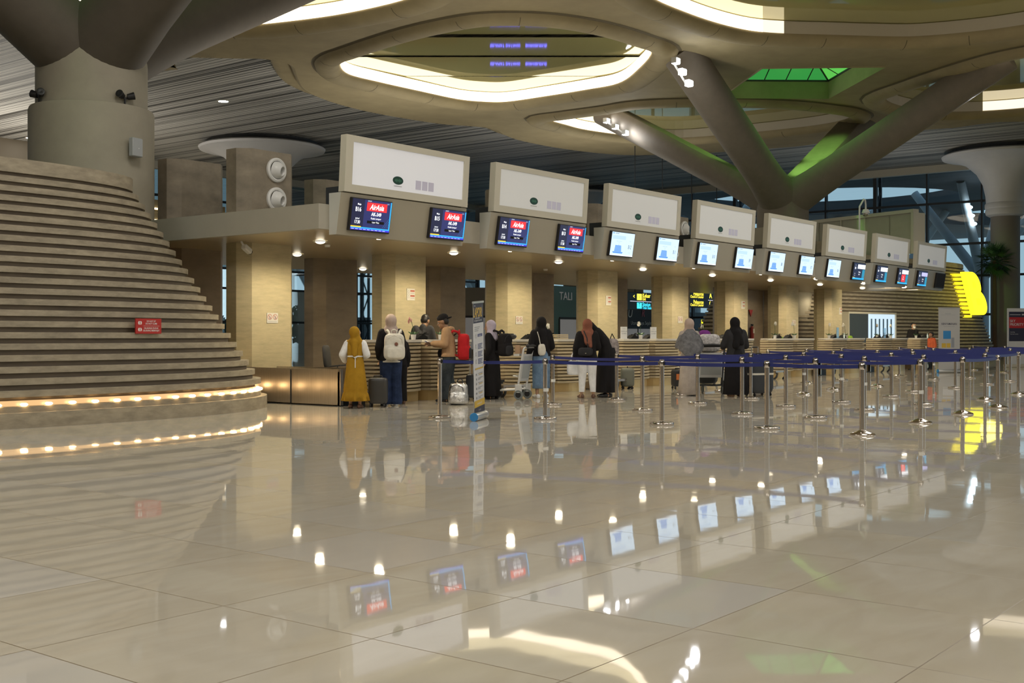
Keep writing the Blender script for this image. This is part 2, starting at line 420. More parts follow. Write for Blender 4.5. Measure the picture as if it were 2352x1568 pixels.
# stepped outer lip
prof = [(0.0,0.02),(0.1,0.06),(0.16,0.18),(0.18,0.30),(0.22,0.34),(0.60,0.30),(0.85,0.36),(0.97,0.48),(1.0,0.75)]
rings = [loopz(offset(deck, o_), ZR+z_) for o_, z_ in prof]
b.grid(rings, M_conc)
deck_o = b.build('ceiling_deck', smooth=50); struct(deck_o); deck_o.name = 'trim_2'
for k, p in opens.items():
    t = thing('ceiling_coffer', LABELS[k], 'ceiling opening', (0,0,0), 0, 'leaf-shaped ceiling openings')
    prof = [(0.0,0.55),(0.0,0.02),(0.03,-0.08),(0.12,-0.18),(0.30,-0.26),(0.52,-0.28),(0.74,-0.24),(0.88,-0.14),(0.94,0.03)]
    b = MB(); b.grid([loopz(offset(p, o_), ZR+z_) for o_, z_ in prof], M_conc); 
    b.grid([loopz(offset(p, o_), ZR+z_) for o_, z_ in ((0.90,-0.035),(0.97,0.012),(1.04,0.012))], M_joint_shade)  # dark ring paints the shading in the groove round the rim
    N_ = len(p)
    for i in range(3, N_, 7):       # joints between the cast segments
        a_, c_ = Vector(p[i]), Vector(p[(i+1) % N_]); e_ = (c_-a_).normalized()*0.03; nn_ = Vector((e_.y,-e_.x)).normalized()
        b.grid([[(a_.x+nn_.x*o_+k_*e_.x, a_.y+nn_.y*o_+k_*e_.y, ZR+z_-0.006) for o_, z_ in prof[2:-1]] for k_ in (0,1)], M_joint_shade, closed=False)
    b.build('rim', t, smooth=60)
    b = MB(); lit = LIT[k]
    q0, q1 = offset(p, -0.03), offset(p, -0.03); n = len(p)
    def pxof(v):
        w = CS*v[0]+SN*v[1]; return 1176+FOC*(SN*v[0]-CS*v[1])/max(w, 0.1)
    V0 = [b.bm.verts.new((v.x, v.y, ZR+0.03)) for v in q0]; V1 = [b.bm.verts.new((v.x, v.y, ZR+0.44)) for v in q1]
    for i in range(n):
        j = (i+1) % n
        b.face([V0[i], V0[j], V1[j], V1[i]], (M_ledmid if ((k == 'front' and 1762 < pxof(p[i]) < 1815) or k == 'side') else M_led) if lit(pxof(p[i])) else M_ledoff)
    b.build('cove_light', t)
    if k != 'main':
        b = MB(); b.fill([loopz(offset(p, 0.05), ZR+0.46)], M_mirror); b.build('mirror_glass', t); continue
    # the large opening is glazed in bands set at slightly different pitch
    fw = Vector((CS, SN, 0)); cuts = [0, 41.2, 44.2, 47.6, 90]
    for i, dl in enumerate((.0405, .0255, .0107, -.004)):
        b = MB(); b.fill([loopz(offset(p, 0.05), ZR+0.46)], M_mirror)
        for dd_, sg in ((cuts[i], -1), (cuts[i+1], 1)):
            bmesh.ops.bisect_plane(b.bm, geom=b.bm.verts[:]+b.bm.edges[:]+b.bm.faces[:], plane_co=fw*dd_, plane_no=fw*sg, clear_outer=True)
        mid = 0.5*(max(cuts[i], 38)+min(cuts[i+1], 52))
        for v in b.bm.verts: v.co.z += dl*(v.co.dot(fw)-mid)
        b.build('mirror_glass', t)

# ================= green skylights above the tree columns
M_green = emit('green_glass', (0.16,0.75,0.12), 0.55, base=(0.05,0.3,0.06))
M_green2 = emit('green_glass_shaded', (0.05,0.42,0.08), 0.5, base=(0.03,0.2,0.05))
for q, lb in zip(SKY, ('green pyramid skylight between the struts of the far tree column','green pyramid skylight above the near left tree column')):
    c = (sum(v[0] for v in q)/4, sum(v[1] for v in q)/4)
    t = thing('skylight', lb, 'skylight', (c[0],c[1],ZR), 0)
    cs = [(v[0]-c[0], v[1]-c[1]) for v in q]
    b = MB(); b.grid([[(x*1.02,y*1.02,0.03) for x, y in cs],[(x,y,-0.02) for x, y in cs],[(x,y,0.75) for x, y in cs]], M_conc); b.build('curb', t)
    b = MB(); rr = [(x,y,0.75) for x, y in cs]; ap = (0,0,2.1)
    for i in range(4):
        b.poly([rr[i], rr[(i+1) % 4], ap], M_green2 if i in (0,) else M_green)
    b.build('green_pane', t)
    b = MB()
    for i in range(4):
        a, d = Vector(rr[i]), Vector(rr[(i+1) % 4]); A = Vector(ap)
        b.cyl(a-Vector((0,0,.02)), A-Vector((0,0,.03)), 0.04, 0.04, M_dark, 6)
        for k in (0.2, 0.4, 0.6, 0.8):
            m_ = a.lerp(d, k); f_ = (a if k < .5 else d).lerp(A, min(k, 1-k)*2); b.cyl(m_, f_, 0.025, 0.025, M_dark, 6)
        b.cyl(a, d, 0.05, 0.05, M_dark, 6)
    b.build('glazing_bar', t)
    l = bpy.data.lights.new('skylight_glow', 'AREA'); l.energy = 34 if c[0] > 20 else 10; l.spread = R(120); l.color = (0.35,1.0,0.22); l.shape = 'SQUARE'; l.size = 3.2
    lo = bpy.data.objects.new('skylight_glow', l); C.objects.link(lo); lo.location = (c[0],c[1],ZR+0.7); lo.rotation_euler = (0,0,R(45))

def green_spot(loc, target, energy, size):
    l = bpy.data.lights.new('green_fill', 'SPOT'); l.energy = energy; l.color = (0.42,1.0,0.20); l.spot_size = R(size); l.spot_blend = 0.6; l.shadow_soft_size = 0.15
    o = bpy.data.objects.new('green_fill', l); C.objects.link(o); o.location = loc
    o.rotation_euler = (Vector(target)-Vector(loc)).to_track_quat('-Z','Y').to_euler()
green_spot((44.4,20.8,11.05), (50.6,21.2,9.2), 1900, 25); green_spot((44.4,20.8,11.05), (48.4,21.2,8.0), 1500, 24); green_spot((45.4,18.6,11.05), (45.6,26.3,9.4), 1500, 26)  # added spots below the deck that turn the strut faces green

# ================= tree columns
def tree(cx, cy, label, collar):
    t = thing('tree_column', label, 'column', (cx,cy,0))
    t['kind'] = 'thing'
    b = MB(); b.lathe([(1.06,0.02),(1.06,6.7),(0.98,7.2),(0.7,7.6),(0.2,7.8)], M_trunk if not collar else M_clad, seg=40); b.build('trunk', t, smooth=50)
    b = MB(); b.lathe([(1.19,0),(1.19,5.68),(1.17,5.73),(1.06,5.73)], M_clad, seg=48); b.build('collar', t, smooth=40)
    for dx, dy in ((-1,0),(0,-1),(1,0),(0,1)):
        b = MB(); p0 = Vector((dx*-0.35, dy*-0.35, 6.6)); p1 = Vector((dx*8.9, dy*8.9, 11.75))
        d = (p1-p0).normalized(); side = Vector((-dy, dx, 0)); up = side.cross(d)
        if up.z < 0: up = -up
        rings = []
        for k, rr in ((0, .94), (.10, .84), (.2, .75), (.28, .72), (1, .72)):
            p = p0.lerp(p1, k); ring = []
            for i in range(36):
                a = 2*math.pi*i/36
                x, y = rr*math.cos(a), rr*math.sin(a)
                ring.append(p+side*x+up*min(y, 0.55*rr))
            rings.append(ring)
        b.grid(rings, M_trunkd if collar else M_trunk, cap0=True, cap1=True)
        bmesh.ops.bisect_plane(b.bm, geom=b.bm.verts[:]+b.bm.edges[:]+b.bm.faces[:], plane_co=(0,0,11.9), plane_no=(0,0,1), clear_outer=True)
        b.build('strut', t, smooth=35)
    return t
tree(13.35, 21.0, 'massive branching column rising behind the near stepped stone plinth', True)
tree(45.6, 21.2, 'massive branching column rising behind the far end of the sign boxes', False)
# ================= stepped stone plinths
def superel(cx, cy, a, bb, n, k=96):
    out = []
    for i in range(k):
        t = 2*math.pi*i/k; c, s = math.cos(t), math.sin(t)
        out.append((cx+a*math.copysign(abs(c)**(2/n), c), cy+bb*math.copysign(abs(s)**(2/n), s)))
    return out
def plinth(label, cx, cy, a, bb, n, ina, inb, steps, led, z_off=0.42, pitch=0.16, rz=0.0):
    t = thing('stone_plinth', label, 'plinth', (cx,cy,0), rz); b = MB()
    def lp(ex, z): return loopz(superel(0, 0, a+ex[0], bb+ex[1], n), z)
    rings, ms = [], []
    def add(ex, z, m): rings.append(lp(ex, z)); ms.append(m)
    add((0.10,0.10), 0.0, M_step); add((0.10,0.10), 0.21, M_step); add((0.0,0.0), 0.21, M_step)
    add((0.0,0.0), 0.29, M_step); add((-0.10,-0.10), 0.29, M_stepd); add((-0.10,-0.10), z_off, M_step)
    for k in range(steps):
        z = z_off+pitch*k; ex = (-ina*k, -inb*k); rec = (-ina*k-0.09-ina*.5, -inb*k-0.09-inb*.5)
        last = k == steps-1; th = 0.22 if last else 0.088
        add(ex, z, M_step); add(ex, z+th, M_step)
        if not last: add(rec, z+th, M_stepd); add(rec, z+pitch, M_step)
    # ring i -> i+1 takes material of the lower ring
    b.grid(rings, ms, cap1=True)
    b.build('stone_cladding', t, smooth=30)
    if led:
        g = MB(); lo = superel(0, 0, a-0.02, bb-0.02, n, 200); L_ = 0
        for i in range(len(lo)):
            p, q = Vector(lo[i]), Vector(lo[(i+1) % len(lo)]); seg = (q-p).length
            while L_ < seg:
                c = p.lerp(q, L_/seg); g.ell((c.x, c.y, 0.317), (0.055,0.055,0.024), M_bead, seg=8, rings=5)
                L_ += 0.36
            L_ -= seg
        g.build('light_bead', t)['kind'] = 'stuff'
        g = MB(); g.grid([loopz(superel(0,0,a-0.075,bb-0.075,n),0.294), loopz(superel(0,0,a-0.075,bb-0.075,n),0.37)], M_strip); g.build('light_strip', t)
    return t
M_bead = emit('led_bead', (1.0,0.66,0.30), 14)
M_strip = emit('led_strip', (1.0,0.60,0.26), 0.75)
plinth('tall stepped stone plinth with a glowing light strip, filling the left edge', 9.45, 18.5, 5.0, 3.4, 2.5, 0.1, 0.1, 22, True)
plinth('long stepped stone plinth with the yellow letter at its far end', 53.0, 21.0, 10.7, 3.0, 3.4, 0.10, 0.03, 27, False, rz=R(-10))

# ================= check-in canopy
U0, UP = 13.8, 3.99        # first unit, unit pitch
YB = 14.3
t = thing('canopy', 'long grey canopy over the check-in row carrying the sign boxes', 'canopy', (13.5,14.6,3.05))
X1 = 45.7-13.5
b = MB(); b.box(0,X1,0,0.12,0,0.42,M_grey); b.box(0,0.12,0.12,9.4,0,0.42,M_grey); b.box(X1-.12,X1,.12,9.4,0,.42,M_grey); b.build('fascia', t)
M_soff = mat('soffit_panel', (0.50,0.42,0.29), 0.33, 0.35, noise=0.05, scale=6, stretch=(0.2,14,1))
b = MB(); b.poly([(0,0.1,0.004),(X1,0.1,0.004),(X1,9.4,0.004),(0,9.4,0.004)], M_soff); b.build('soffit', t)
b = MB(); b.poly([(0,0,0.40),(X1,0,0.40),(X1,9.4,0.40),(0,9.4,0.40)], M_grey); b.build('roof', t)

# ================= travertine columns through the canopy
def oct_(x0, x1, y0, y1, c): return [(x0+c,y0),(x1-c,y0),(x1,y0+c),(x1,y1-c),(x1-c,y1),(x0+c,y1),(x0,y1-c),(x0,y0+c)]
M_stoneu = mat('travertine_upper', (0.25,0.21,0.155), 0.5, noise=0.28, scale=2.0, stretch=(1,1,1.5), bump=0.06)  # brown stains, and the unlit upper part's shade put into the colour
def stone_col(x1, y0, m, label, group):
    o = oct_(-1.41, 0, 0, 0.72, 0.21); b = MB()
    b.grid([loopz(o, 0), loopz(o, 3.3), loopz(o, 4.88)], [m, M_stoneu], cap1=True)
    q = b.build('stone_column', loc=(x1, y0, 0)); tag(q, label, 'column', group, 'thing'); return q
for n in range(8):
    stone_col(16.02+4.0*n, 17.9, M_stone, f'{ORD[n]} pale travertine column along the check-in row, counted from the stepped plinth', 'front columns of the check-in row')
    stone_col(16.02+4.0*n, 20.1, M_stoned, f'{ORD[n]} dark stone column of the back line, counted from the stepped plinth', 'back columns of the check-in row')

# ================= sign boxes with two monitors each
M_face = emit('light_box_face', (0.80,0.80,0.86), 0.24, base=(0.62,0.62,0.62), rough=0.5)
M_face2 = emit('light_box_face_warm', (0.78,0.78,0.77), 0.15, base=(0.60,0.60,0.58), rough=0.5)
M_oval = mat('dark_green_print', (0.006,0.05,0.03), 0.4)
M_ovall = mat('pale_green_print', (0.06,0.20,0.13), 0.4)
M_lilac = emit('lilac_ghost_print', (0.66,0.62,0.80), 0.08, base=(0.52,0.50,0.60))
M_print = mat('grey_print', (0.35,0.36,0.36), 0.5)
for n in range(8):
    lab = f'white blank sign box with green oval, {ORD[n]} from the stepped plinth on the canopy'
    t = thing('sign_box', lab, 'sign box', (U0+UP*n, YB, 3.68), 0, 'sign boxes along the canopy')
    W, H = 3.2, 0.95; lean = 0.06
    S = Matrix(((1,0,0,0),(0,1,-lean/H,0),(0,0,1,0),(0,0,0,1)))
    b = MB(); fw = 0.13
    for x0,x1,z0,z1 in ((0,W,0,fw),(0,W,H-fw*.8,H),(0,fw+.04,fw,H-fw*.8),(W-fw-.02,W,fw,H-fw*.8)): b.box(x0,x1,0,0.14,z0,z1,M_lgrey,S)
    b.box(0.01,W-.01,0.10,0.135,0.01,H-.01,M_lgrey,S); b.build('frame', t)
    b = MB(); b.box(fw+.04,W-fw-.02,0.02,0.06,fw,H-fw*.8,M_face if n == 0 else M_face2,S); b.build('face_panel', t)
    b = MB(); ov = lambda cx, cz, rx, rz, y: [S @ Vector((cx+rx*math.cos(a), y, cz+rz*math.sin(a))) for a in [2*math.pi*i/28 for i in range(28)]]
    b.poly(ov(1.30,0.31,0.135,0.072,0.017), M_oval)
    for k in range(5): b.poly(ov(1.30-.07+.035*k,0.31,0.012,0.022+.01*(k % 2),0.014), M_ovall)
    b.build('emblem', t); b = MB()
    b.box(1.20,1.40,0.014,0.018,0.205,0.215,M_print,S)
    for k in range(3): b.box(1.76+.17*k,1.90+.17*k,0.015,0.018,0.20,0.36,M_lilac,S)
    b.build('lettering', t)
    for xb in (.05, W-.12):
        b = MB(); b.box(xb,xb+.05,.14,.5,-.25,.1,M_dark); b.build('bracket', t)

# monitor housings
M_hous = mat('housing_grey', (0.36,0.325,0.25), 0.38)
M_housl = mat('housing_side_lit', (0.52,0.52,0.48), 0.35)  # reflected light on the left side, put in as a paler colour
for n in range(8):
    q = MB(); x = U0+UP*n
    # local origin at the housing's lower front corner
    prof = [(0.13,0.0),(0.02,0.70),(0.305,0.70),(0.305,0.0)]
    a = [(-.06, p[0], p[1]) for p in prof]; c = [(3.2, p[0], p[1]) for p in prof]
    q.grid([a, c], M_hous); q.poly(a[::-1], M_housl); q.poly(c, M_hous)
    o = q.build('monitor_housing', loc=(x, YB, 2.96))
    tag(o, f'slanted grey monitor housing under the sign box {ORD[n]} from the stepped plinth', 'housing', 'monitor housings under the sign boxes')

# --- the screens
S_navy = emit('screen_navy', srgb('262c66'), 0.9); S_navyd = emit('screen_dark_navy', srgb('14183c'), 0.9)
S_blue = emit('screen_blue', srgb('1f3f8c'), 1.0); S_red = emit('screen_red', srgb('e0262c'), 1.25); S_wht = emit('screen_white', (0.95,0.97,1.0), 1.25)
S_cyan = emit('screen_cyan', srgb('27a0e0'), 1.2); S_yel = emit('screen_yellow', srgb('e8c52a'), 1.1); S_violet = emit('screen_violet', srgb('3a2fd0'), 1.1)
S_pale = emit('screen_pale_blue', srgb('c3dcf2'), 1.15); S_pale2 = emit('screen_pale_panel', srgb('b0cdec'), 1.1); S_tow = emit('screen_tower_blue', srgb('4f8fe0'), 1.0)
S_grey = emit('screen_grey_text', srgb('8fa3b8'), 0.9); S_blk = emit('screen_black', srgb('06070c'), 0.5, base=(.004,.004,.004), rough=.85); S_dk = emit('screen_text_dark', srgb('26334a'), 0.8)
S_teal = emit('screen_teal', srgb('1d86a8'), 1.0); S_lil = emit('screen_lilac', srgb('b8b4e6'), 1.1); S_mint = emit('screen_mint', srgb('b9e2e6'), 1.1)
TILT = math.atan2(0.11, 0.70)
def screen_matrix(w_, h_):
    # plane facing -Y, x right, z up; y towards the back
    return Matrix.Rotation(0, 4, 'X')
def monitor(n, side, kind, code, label):
    x = U0+UP*n+(0.16 if side == 0 else 2.17)
    w_, h_ = 0.97, 0.565
    t = thing('monitor', label, 'screen', (x, YB+0.118, 3.045))
    # lean back at the foot, like the housing
    M = Matrix.Rotation(TILT, 4, 'X')
    b = MB(); b.box(0,w_,-0.07,0.0,0,h_,M_black,M,bev=0.008); b.build('bezel', t)
    f = 0.016; sx0, sx1, sz0, sz1 = f, w_-f, f+.012, h_-f
    base = {'air':S_navy,'tower':S_pale,'soon':S_navyd,'off':S_blk}[kind]
    b = MB(); b.box(sx0,sx1,-0.0715,-0.068,sz0,sz1,base,M); b.build('display', t)
    if kind == 'off': return t
    b = MB(); W, H = sx1-sx0, sz1-sz0
    lay = [0]
    def rect(u0, u1, v0, v1, m):
        lay[0] += 1; d = 0.0722+0.0001*lay[0]
        b.box(sx0+u0*W, sx0+u1*W, -d, -d+0.00005, sz0+v0*H, sz0+v1*H, m, M)
    def txt(s_, u, v, size, m, shear=0, bold=0.0, al='CENTER', sx=1.0, rot=0):
        lay[0] += 1; d = 0.0722+0.0001*lay[0]
        T = M @ Matrix.Translation((sx0+u*W, -d, sz0+v*H)) @ Matrix.Rotation(R(90), 4, 'X') @ Matrix.Rotation(rot, 4, 'Z')
        b.text(s_, size*H, m, T, al, shear, bold, sx)
    if kind == 'air':
        rect(0,0.30,0.10,1,S_navyd); rect(0.30,0.97,0.10,1,S_navy); rect(0.97,1.0,0.0,1,S_cyan)
        rect(0,1,0.055,0.10,S_cyan); rect(0,0.26,0.085,0.125,S_yel); rect(0,1,0,0.055,S_violet)
        for k in range(9): rect(0.02+.1*k,0.09+.1*k,0.02,0.035,S_pale)
        txt('Meja',0.165,0.83,0.085,S_wht,bold=.01); txt(code,0.15,0.66,0.20,S_wht,bold=.02,sx=.85)
        txt('Jadwal',0.15,0.37,0.07,S_wht,bold=.01); txt('17:30',0.15,0.25,0.15,S_wht,bold=.015,sx=.8)
        rect(0.36,0.88,0.645,0.925,S_red); txt('AirAsia',0.615,0.775,0.25,S_wht,shear=0.35,bold=.02,sx=.86)
        txt('AK-349',0.62,0.545,0.165,S_wht,bold=.025,sx=.9); txt('Kuala Lumpur',0.62,0.41,0.085,S_wht,bold=.012)
        rect(0.40,0.84,0.24,0.33,S_blk); txt('Lapor Tiket',0.62,0.285,0.07,S_wht,bold=.012)
        txt('AIRPORT',0.42,0.965,0.045,S_wht); txt('15:04',0.90,0.93,0.05,S_pale)
        for i in range(7):
            for j in range(7-i): 
                if (i+j) % 2 == 0: rect(0.945-.022*j,0.955-.022*j,0.15+.045*i,0.165+.045*i,S_cyan)
    elif kind == 'tower':
        rect(0,1,0,0.04,S_wht); rect(0.04,0.62,0.70,0.86,S_pale2); rect(0.66,0.665,0.1,0.95,S_pale2)
        txt('Layanan Check-in',0.34,0.62,0.06,S_grey); txt('Counter',0.34,0.55,0.05,S_grey); txt('bandara',0.34,0.47,0.05,S_grey)
        rect(0.03,0.10,0.93,0.97,S_tow); rect(0.14,0.30,0.93,0.96,S_grey)
        for k in range(6):
            hw = 0.13+0.02*(k == 0)*3+0.006*(5-k); rect(0.32-hw,0.32+hw,0.12+.055*k,0.165+.055*k,S_tow)
        rect(0.12,0.52,0.10,0.145,S_tow)
        txt(code,0.83,0.40,0.24,S_dk,sx=.72); txt('Meja',0.83,0.66,0.06,S_grey); txt('Terbuka',0.83,0.16,0.05,S_grey)
    else:
        rect(0.34,1,0.66,0.92,S_wht if code != 'B2' else S_lil); rect(0.34,0.74,0.14,0.62,{'B3':S_red}.get(code,S_navyd)); rect(0.78,1,0.10,0.62,S_teal)
        rect(0,1,0,0.10,S_cyan); rect(0,0.2,0.10,0.13,S_yel)
        txt('Meja',0.15,0.86,0.06,S_wht); txt(code,0.15,0.68,0.18,S_wht,bold=.02); txt('Jadwal',0.15,0.36,0.06,S_wht); txt('--:--',0.15,0.25,0.13,S_wht)
        rect(0.62,0.9,0.74,0.76,S_grey); txt('Coming' if code != 'B3' else 'Go',0.53,0.46,0.12,S_wht,bold=.01,sx=.8); txt('Soon' if code != 'B3' else 'Show',0.53,0.32,0.12,S_wht,bold=.01,sx=.8)
    b.build('lettering', t)
    return t
code = 16
for n in range(8):
    for sd in (0, 1):
        c = f'B{code}'
        kind = 'air' if code >= 13 else 'tower' if code >= 6 else 'soon' if code >= 2 else 'off'
        lb = {'air': f'navy screen reading {c} with a red airline logo, hung on the slanted housing',
              'tower': f'pale blue screen reading {c} beside a stepped tower icon',
              'soon': f'dark screen of coloured blocks reading {c} near the far end of the row',
              'off': 'black switched-off screen at the far end of the row'}[kind]
        monitor(n, sd, kind, c, lb); code -= 1

# small round white sensors on the canopy fascia between housings
for n, sfx in ((2,'third and fourth'),(3,'fourth and fifth'),(4,'fifth and sixth')):
    b = MB(); b.lathe([(0.0,0.05),(0.06,0.045),(0.085,0.02),(0.085,0)][::-1], M_white, M=Matrix.Rotation(R(90),4,'X'), seg=20)
    b.ell((0,-0.05,0),(0.012,0.008,0.012),M_dark,seg=8,rings=6)
    o = b.build('wall_sensor', loc=(U0+UP*n+3.55, 14.6, 3.27), smooth=40)
    tag(o, f'round white sensor on the canopy between the {sfx} sign boxes', 'sensor')

# air nozzles on two of the columns
def nozzle(x, z, label):
    t = thing('air_nozzle', label, 'air nozzle', (x, 17.9, z), 0, 'jet nozzles on the columns')
    Mx = Matrix.Rotation(R(90), 4, 'X') @ Matrix.Scale(0.84, 4)
    b = MB(); b.lathe([(0.285,0.0),(0.285,0.05),(0.25,0.075),(0.215,0.06),(0.205,0.0)], M_white, M=Mx, seg=36, cap=False); b.build('flange', t, smooth=40)
    D = Matrix.Rotation(R(22),4,'Z') @ Matrix.Rotation(R(10),4,'X') @ Mx
    b = MB(); b.lathe([(0.205,-0.02),(0.20,0.06),(0.17,0.13),(0.125,0.17),(0.11,0.18),(0.10,0.165),(0.095,0.05)], M_white, M=D, seg=32, cap=False); b.build('ball', t, smooth=50)
    b = MB(); b.lathe([(0.096,0.06),(0.0,0.055)], M_dark, M=D, seg=24, cap=False); b.build('throat', t)
nozzle(15.42, 4.52, 'upper white round jet nozzle on the column beside the stepped plinth')
nozzle(15.42, 3.94, 'lower white round jet nozzle on the column beside the stepped plinth')
nozzle(31.55, 4.52, 'upper white round jet nozzle between the third and fourth sign boxes')
nozzle(31.55, 3.94, 'lower white round jet nozzle between the third and fourth sign boxes')

# ================= check-in counters
XC = [15.55+4.235*n for n in range(8)]
M_slab = mat('counter_slab', (0.50,0.415,0.27), 0.5, noise=0.15, scale=3, stretch=(1,1,6))
M_slabd = mat('counter_gap', (0.20,0.145,0.085), 0.7)
M_top = mat('counter_top', (0.66,0.62,0.54), 0.35)
M_brass = mat('brass_kick', (0.66,0.48,0.22), 0.35, 0.6)
def make_counter(label):
    t = thing('check_in_counter', label, 'counter', (0,0,0), 0, 'stone-layered check-in counters'); W = 1.42
    def plan(bul, ex, y1=0.42, k=14):
        pts = []
        for i in range(k+1):
            u = i/k; x = W*u
            y = -bul*(1-(2*u-1)**2)*1.0 + 0.16*max(0,(abs(2*u-1)-0.85)/0.15)**2 - ex
            pts.append((x, y))
        return pts+[(W, y1),(0, y1)]
    b = MB(); z = 0.20; k = 0
    while z < 1.13:
        bul = 0.20+0.02*math.sin(k*1.1)
        p = plan(bul, 0.0); b.grid([loopz(offset(p,-.012), z-.004), loopz(p, z+0.008), loopz(p, z+0.038), loopz(offset(p,-.012), z+0.046)], M_slab, cap0=True, cap1=True)
        p2 = plan(bul-0.02, -0.045); b.grid([loopz(p2, z+0.044), loopz(p2, z+0.0755)], M_slabd)
        z += 0.0735; k += 1
    b.build('layered_front', t)
    b = MB(); p = plan(0.16, -0.06); b.grid([loopz(p, 0), loopz(p, 0.2)], M_brass, cap1=True); b.build('kick_plate', t)
    b = MB(); p = plan(0.22, 0.02, 0.40); b.grid([loopz(p, 1.135), loopz(p, 1.185)], M_top, cap0=True, cap1=True); b.build('ledge', t)
    return t
proto = None
for n in range(8):
    for sd in (0, 1):
        lb = f'layered stone counter, {"left" if sd == 0 else "right"} of the {ORD[n]} pair from the stepped plinth'
        if proto is None: proto = make_counter(lb); o = proto
        else: o = dup(proto, lb)
        o.location = (XC[n]+(0.0 if sd == 0 else 1.48), 15.42+(0.0 if sd == 0 else -0.02), 0)

# baggage conveyors between the pairs
def make_conveyor(label):
    t = thing('baggage_conveyor', label, 'conveyor', (0,0,0), 0, 'steel baggage conveyors between the counters')
    b = MB(); b.box(0,0.03,0,3.9,0.02,0.64,M_steel); b.box(-0.012,0,1.28,1.30,0.02,0.64,M_dark); b.box(-0.012,0.0,2.6,2.62,0.02,0.64,M_dark)
    b.box(-0.01,0.05,0,3.9,0.62,0.66,M_steel); b.box(0.0,0.07,-0.02,0.05,0.02,0.66,M_steel); b.box(0.79,0.82,0.6,3.9,0.02,0.66,M_steel); b.build('side_panel', t)
    b = MB(); b.box(0.05,0.79,0.1,3.9,0.28,0.33,M_black); b.build('belt', t)
    b = MB(); b.box(0.06,0.78,-0.45,0.1,0.20,0.25,M_steel); b.build('scale_plate', t)
    for x in (0.12, 0.70):
        b = MB(); b.tube([(x,-0.40,0.21),(x,-0.46,0.17),(x,-0.44,0.08),(x,-0.36,0.0)],0.03,M_dark,8); b.build('foot', t)
    b = MB(); b.box(0.08,0.76,0.12,0.16,0.0,0.28,M_dark); b.build('front_plate', t)
    return t
cv = None
for n in range(8):
    lb = f'steel baggage conveyor before the {ORD[n]} counter pair from the stepped plinth'
    if cv is None: cv = make_conveyor(lb); o = cv
    else: o = dup(cv, lb)
    o.location = ((14.65 if n == 0 else XC[n]-1.05), 15.3, 0)

# downlights in the soffit
M_lamp = emit('downlight_lens', (1.0,0.88,0.66), 14)
def downlight(x, y, label, energy, z=3.05):
    t = thing('downlight', label, 'downlight', (x, y, z), 0, 'round downlights in the canopy soffit')
    b = MB(); b.lathe([(0.0,-0.055),(0.045,-0.050),(0.08,-0.032),(0.095,-0.008)], M_lamp, seg=20, cap=False); b.build('lens', t, smooth=60)
    b = MB(); b.lathe([(0.10,-0.015),(0.13,-0.02),(0.14,0.0)], M_lgrey, seg=20, cap=False); b.build('ring', t)
    l = bpy.data.lights.new('downlight_beam', 'SPOT'); l.energy = energy; l.color = (1.0,0.85,0.58); l.spot_size = R(168); l.spot_blend = 0.5; l.shadow_soft_size = 0.08
    lo = bpy.data.objects.new('downlight_beam', l); C.objects.link(lo); lo.location = (0,0,-0.09); lo.parent = t
for n in range(8):
    downlight(15.3+3.86*n, 14.95, f'front downlight under the sign box {ORD[n]} from the stepped plinth', 50)
    downlight(15.3+3.86*n, 16.5, f'second-row downlight over the counters, {ORD[n]} from the stepped plinth', 155)
    downlight(17.4+4.0*n, 19.5, f'inner downlight between the column lines, {ORD[n]} from the stepped plinth', 22)
    downlight(18.2+4.0*n, 22.3, f'innermost downlight behind the dark columns, {ORD[n]} from the stepped plinth', 18)

# ================= queue stanchions with blue belts
M_belt = mat('navy_belt', (0.016,0.026,0.17), 0.5)
LINES = [(14.45,[(13.49,11.9),(14.25,10.46),(14.42,8.54),(14.61,7.02),(14.45,5.64)]),
         (17.0,[(17.31,12.54),(16.92,10.4),(17.14,8.67),(17.01,7.37),(17.0,5.77)]),
         (19.3,[(19.37,12.49),(19.29,10.66),(19.42,8.97),(19.32,7.5),(19.32,5.88)]),
         (21.4,[(21.81,12.39),(21.42,10.64),(21.34,8.73),(21.45,7.22),(21.46,5.93)]),
         (23.9,[(23.95,12.6),(23.71,10.54),(23.97,8.73),(23.95,6.86)]),
         (26.3,[(26.5,12.7),(26.26,10.94),(26.33,9.1),(26.54,6.91)]),
         (28.9,[(29.47,13.02),(28.76,10.83),(28.95,8.98),(29.0,7.1)]),
         (31.7,[(32.12,13.13),(31.48,10.9),(31.6,9.0),(31.7,7.2)]),
         (34.0,[(36.37,13.0),(34.06,11.18),(34.05,9.08),(34.1,7.3)]),
         (36.3,[(39.46,13.2),(36.15,10.8),(36.4,9.0)]),
         (39.4,[(42.6,13.6),(39.35,11.18),(39.4,9.2)]),
         (42.0,[(44.6,13.2),(42.05,11.39),(42.2,9.4)])]
PH_ = 0.915
M_tag = mat('white_tag', (0.7,0.7,0.68), 0.5)
b = MB(); b.lathe([(0.165,0.0),(0.168,0.012),(0.16,0.022),(0.10,0.045),(0.05,0.062),(0.034,0.068)], M_chrome, seg=28); tmp = b.build('base', smooth=50); base_me = tmp.data; bpy.data.objects.remove(tmp)
b = MB(); b.lathe([(0.168,0.0),(0.172,0.006),(0.172,0.03),(0.165,0.036),(0.05,0.04),(0.034,0.048)], M_chrome, seg=28); tmp = b.build('base', smooth=50); flat_me = tmp.data; bpy.data.objects.remove(tmp)
b = MB(); b.lathe([(0.033,0.06),(0.033,PH_-0.085),(0.036,PH_-0.083)], M_chrome, seg=18); b.lathe([(0.033,PH_-0.012),(0.036,PH_-0.01),(0.036,PH_),(0.02,PH_+0.006)], M_chrome, seg=18); tmp = b.build('post', smooth=50); post_me = tmp.data; bpy.data.objects.remove(tmp)
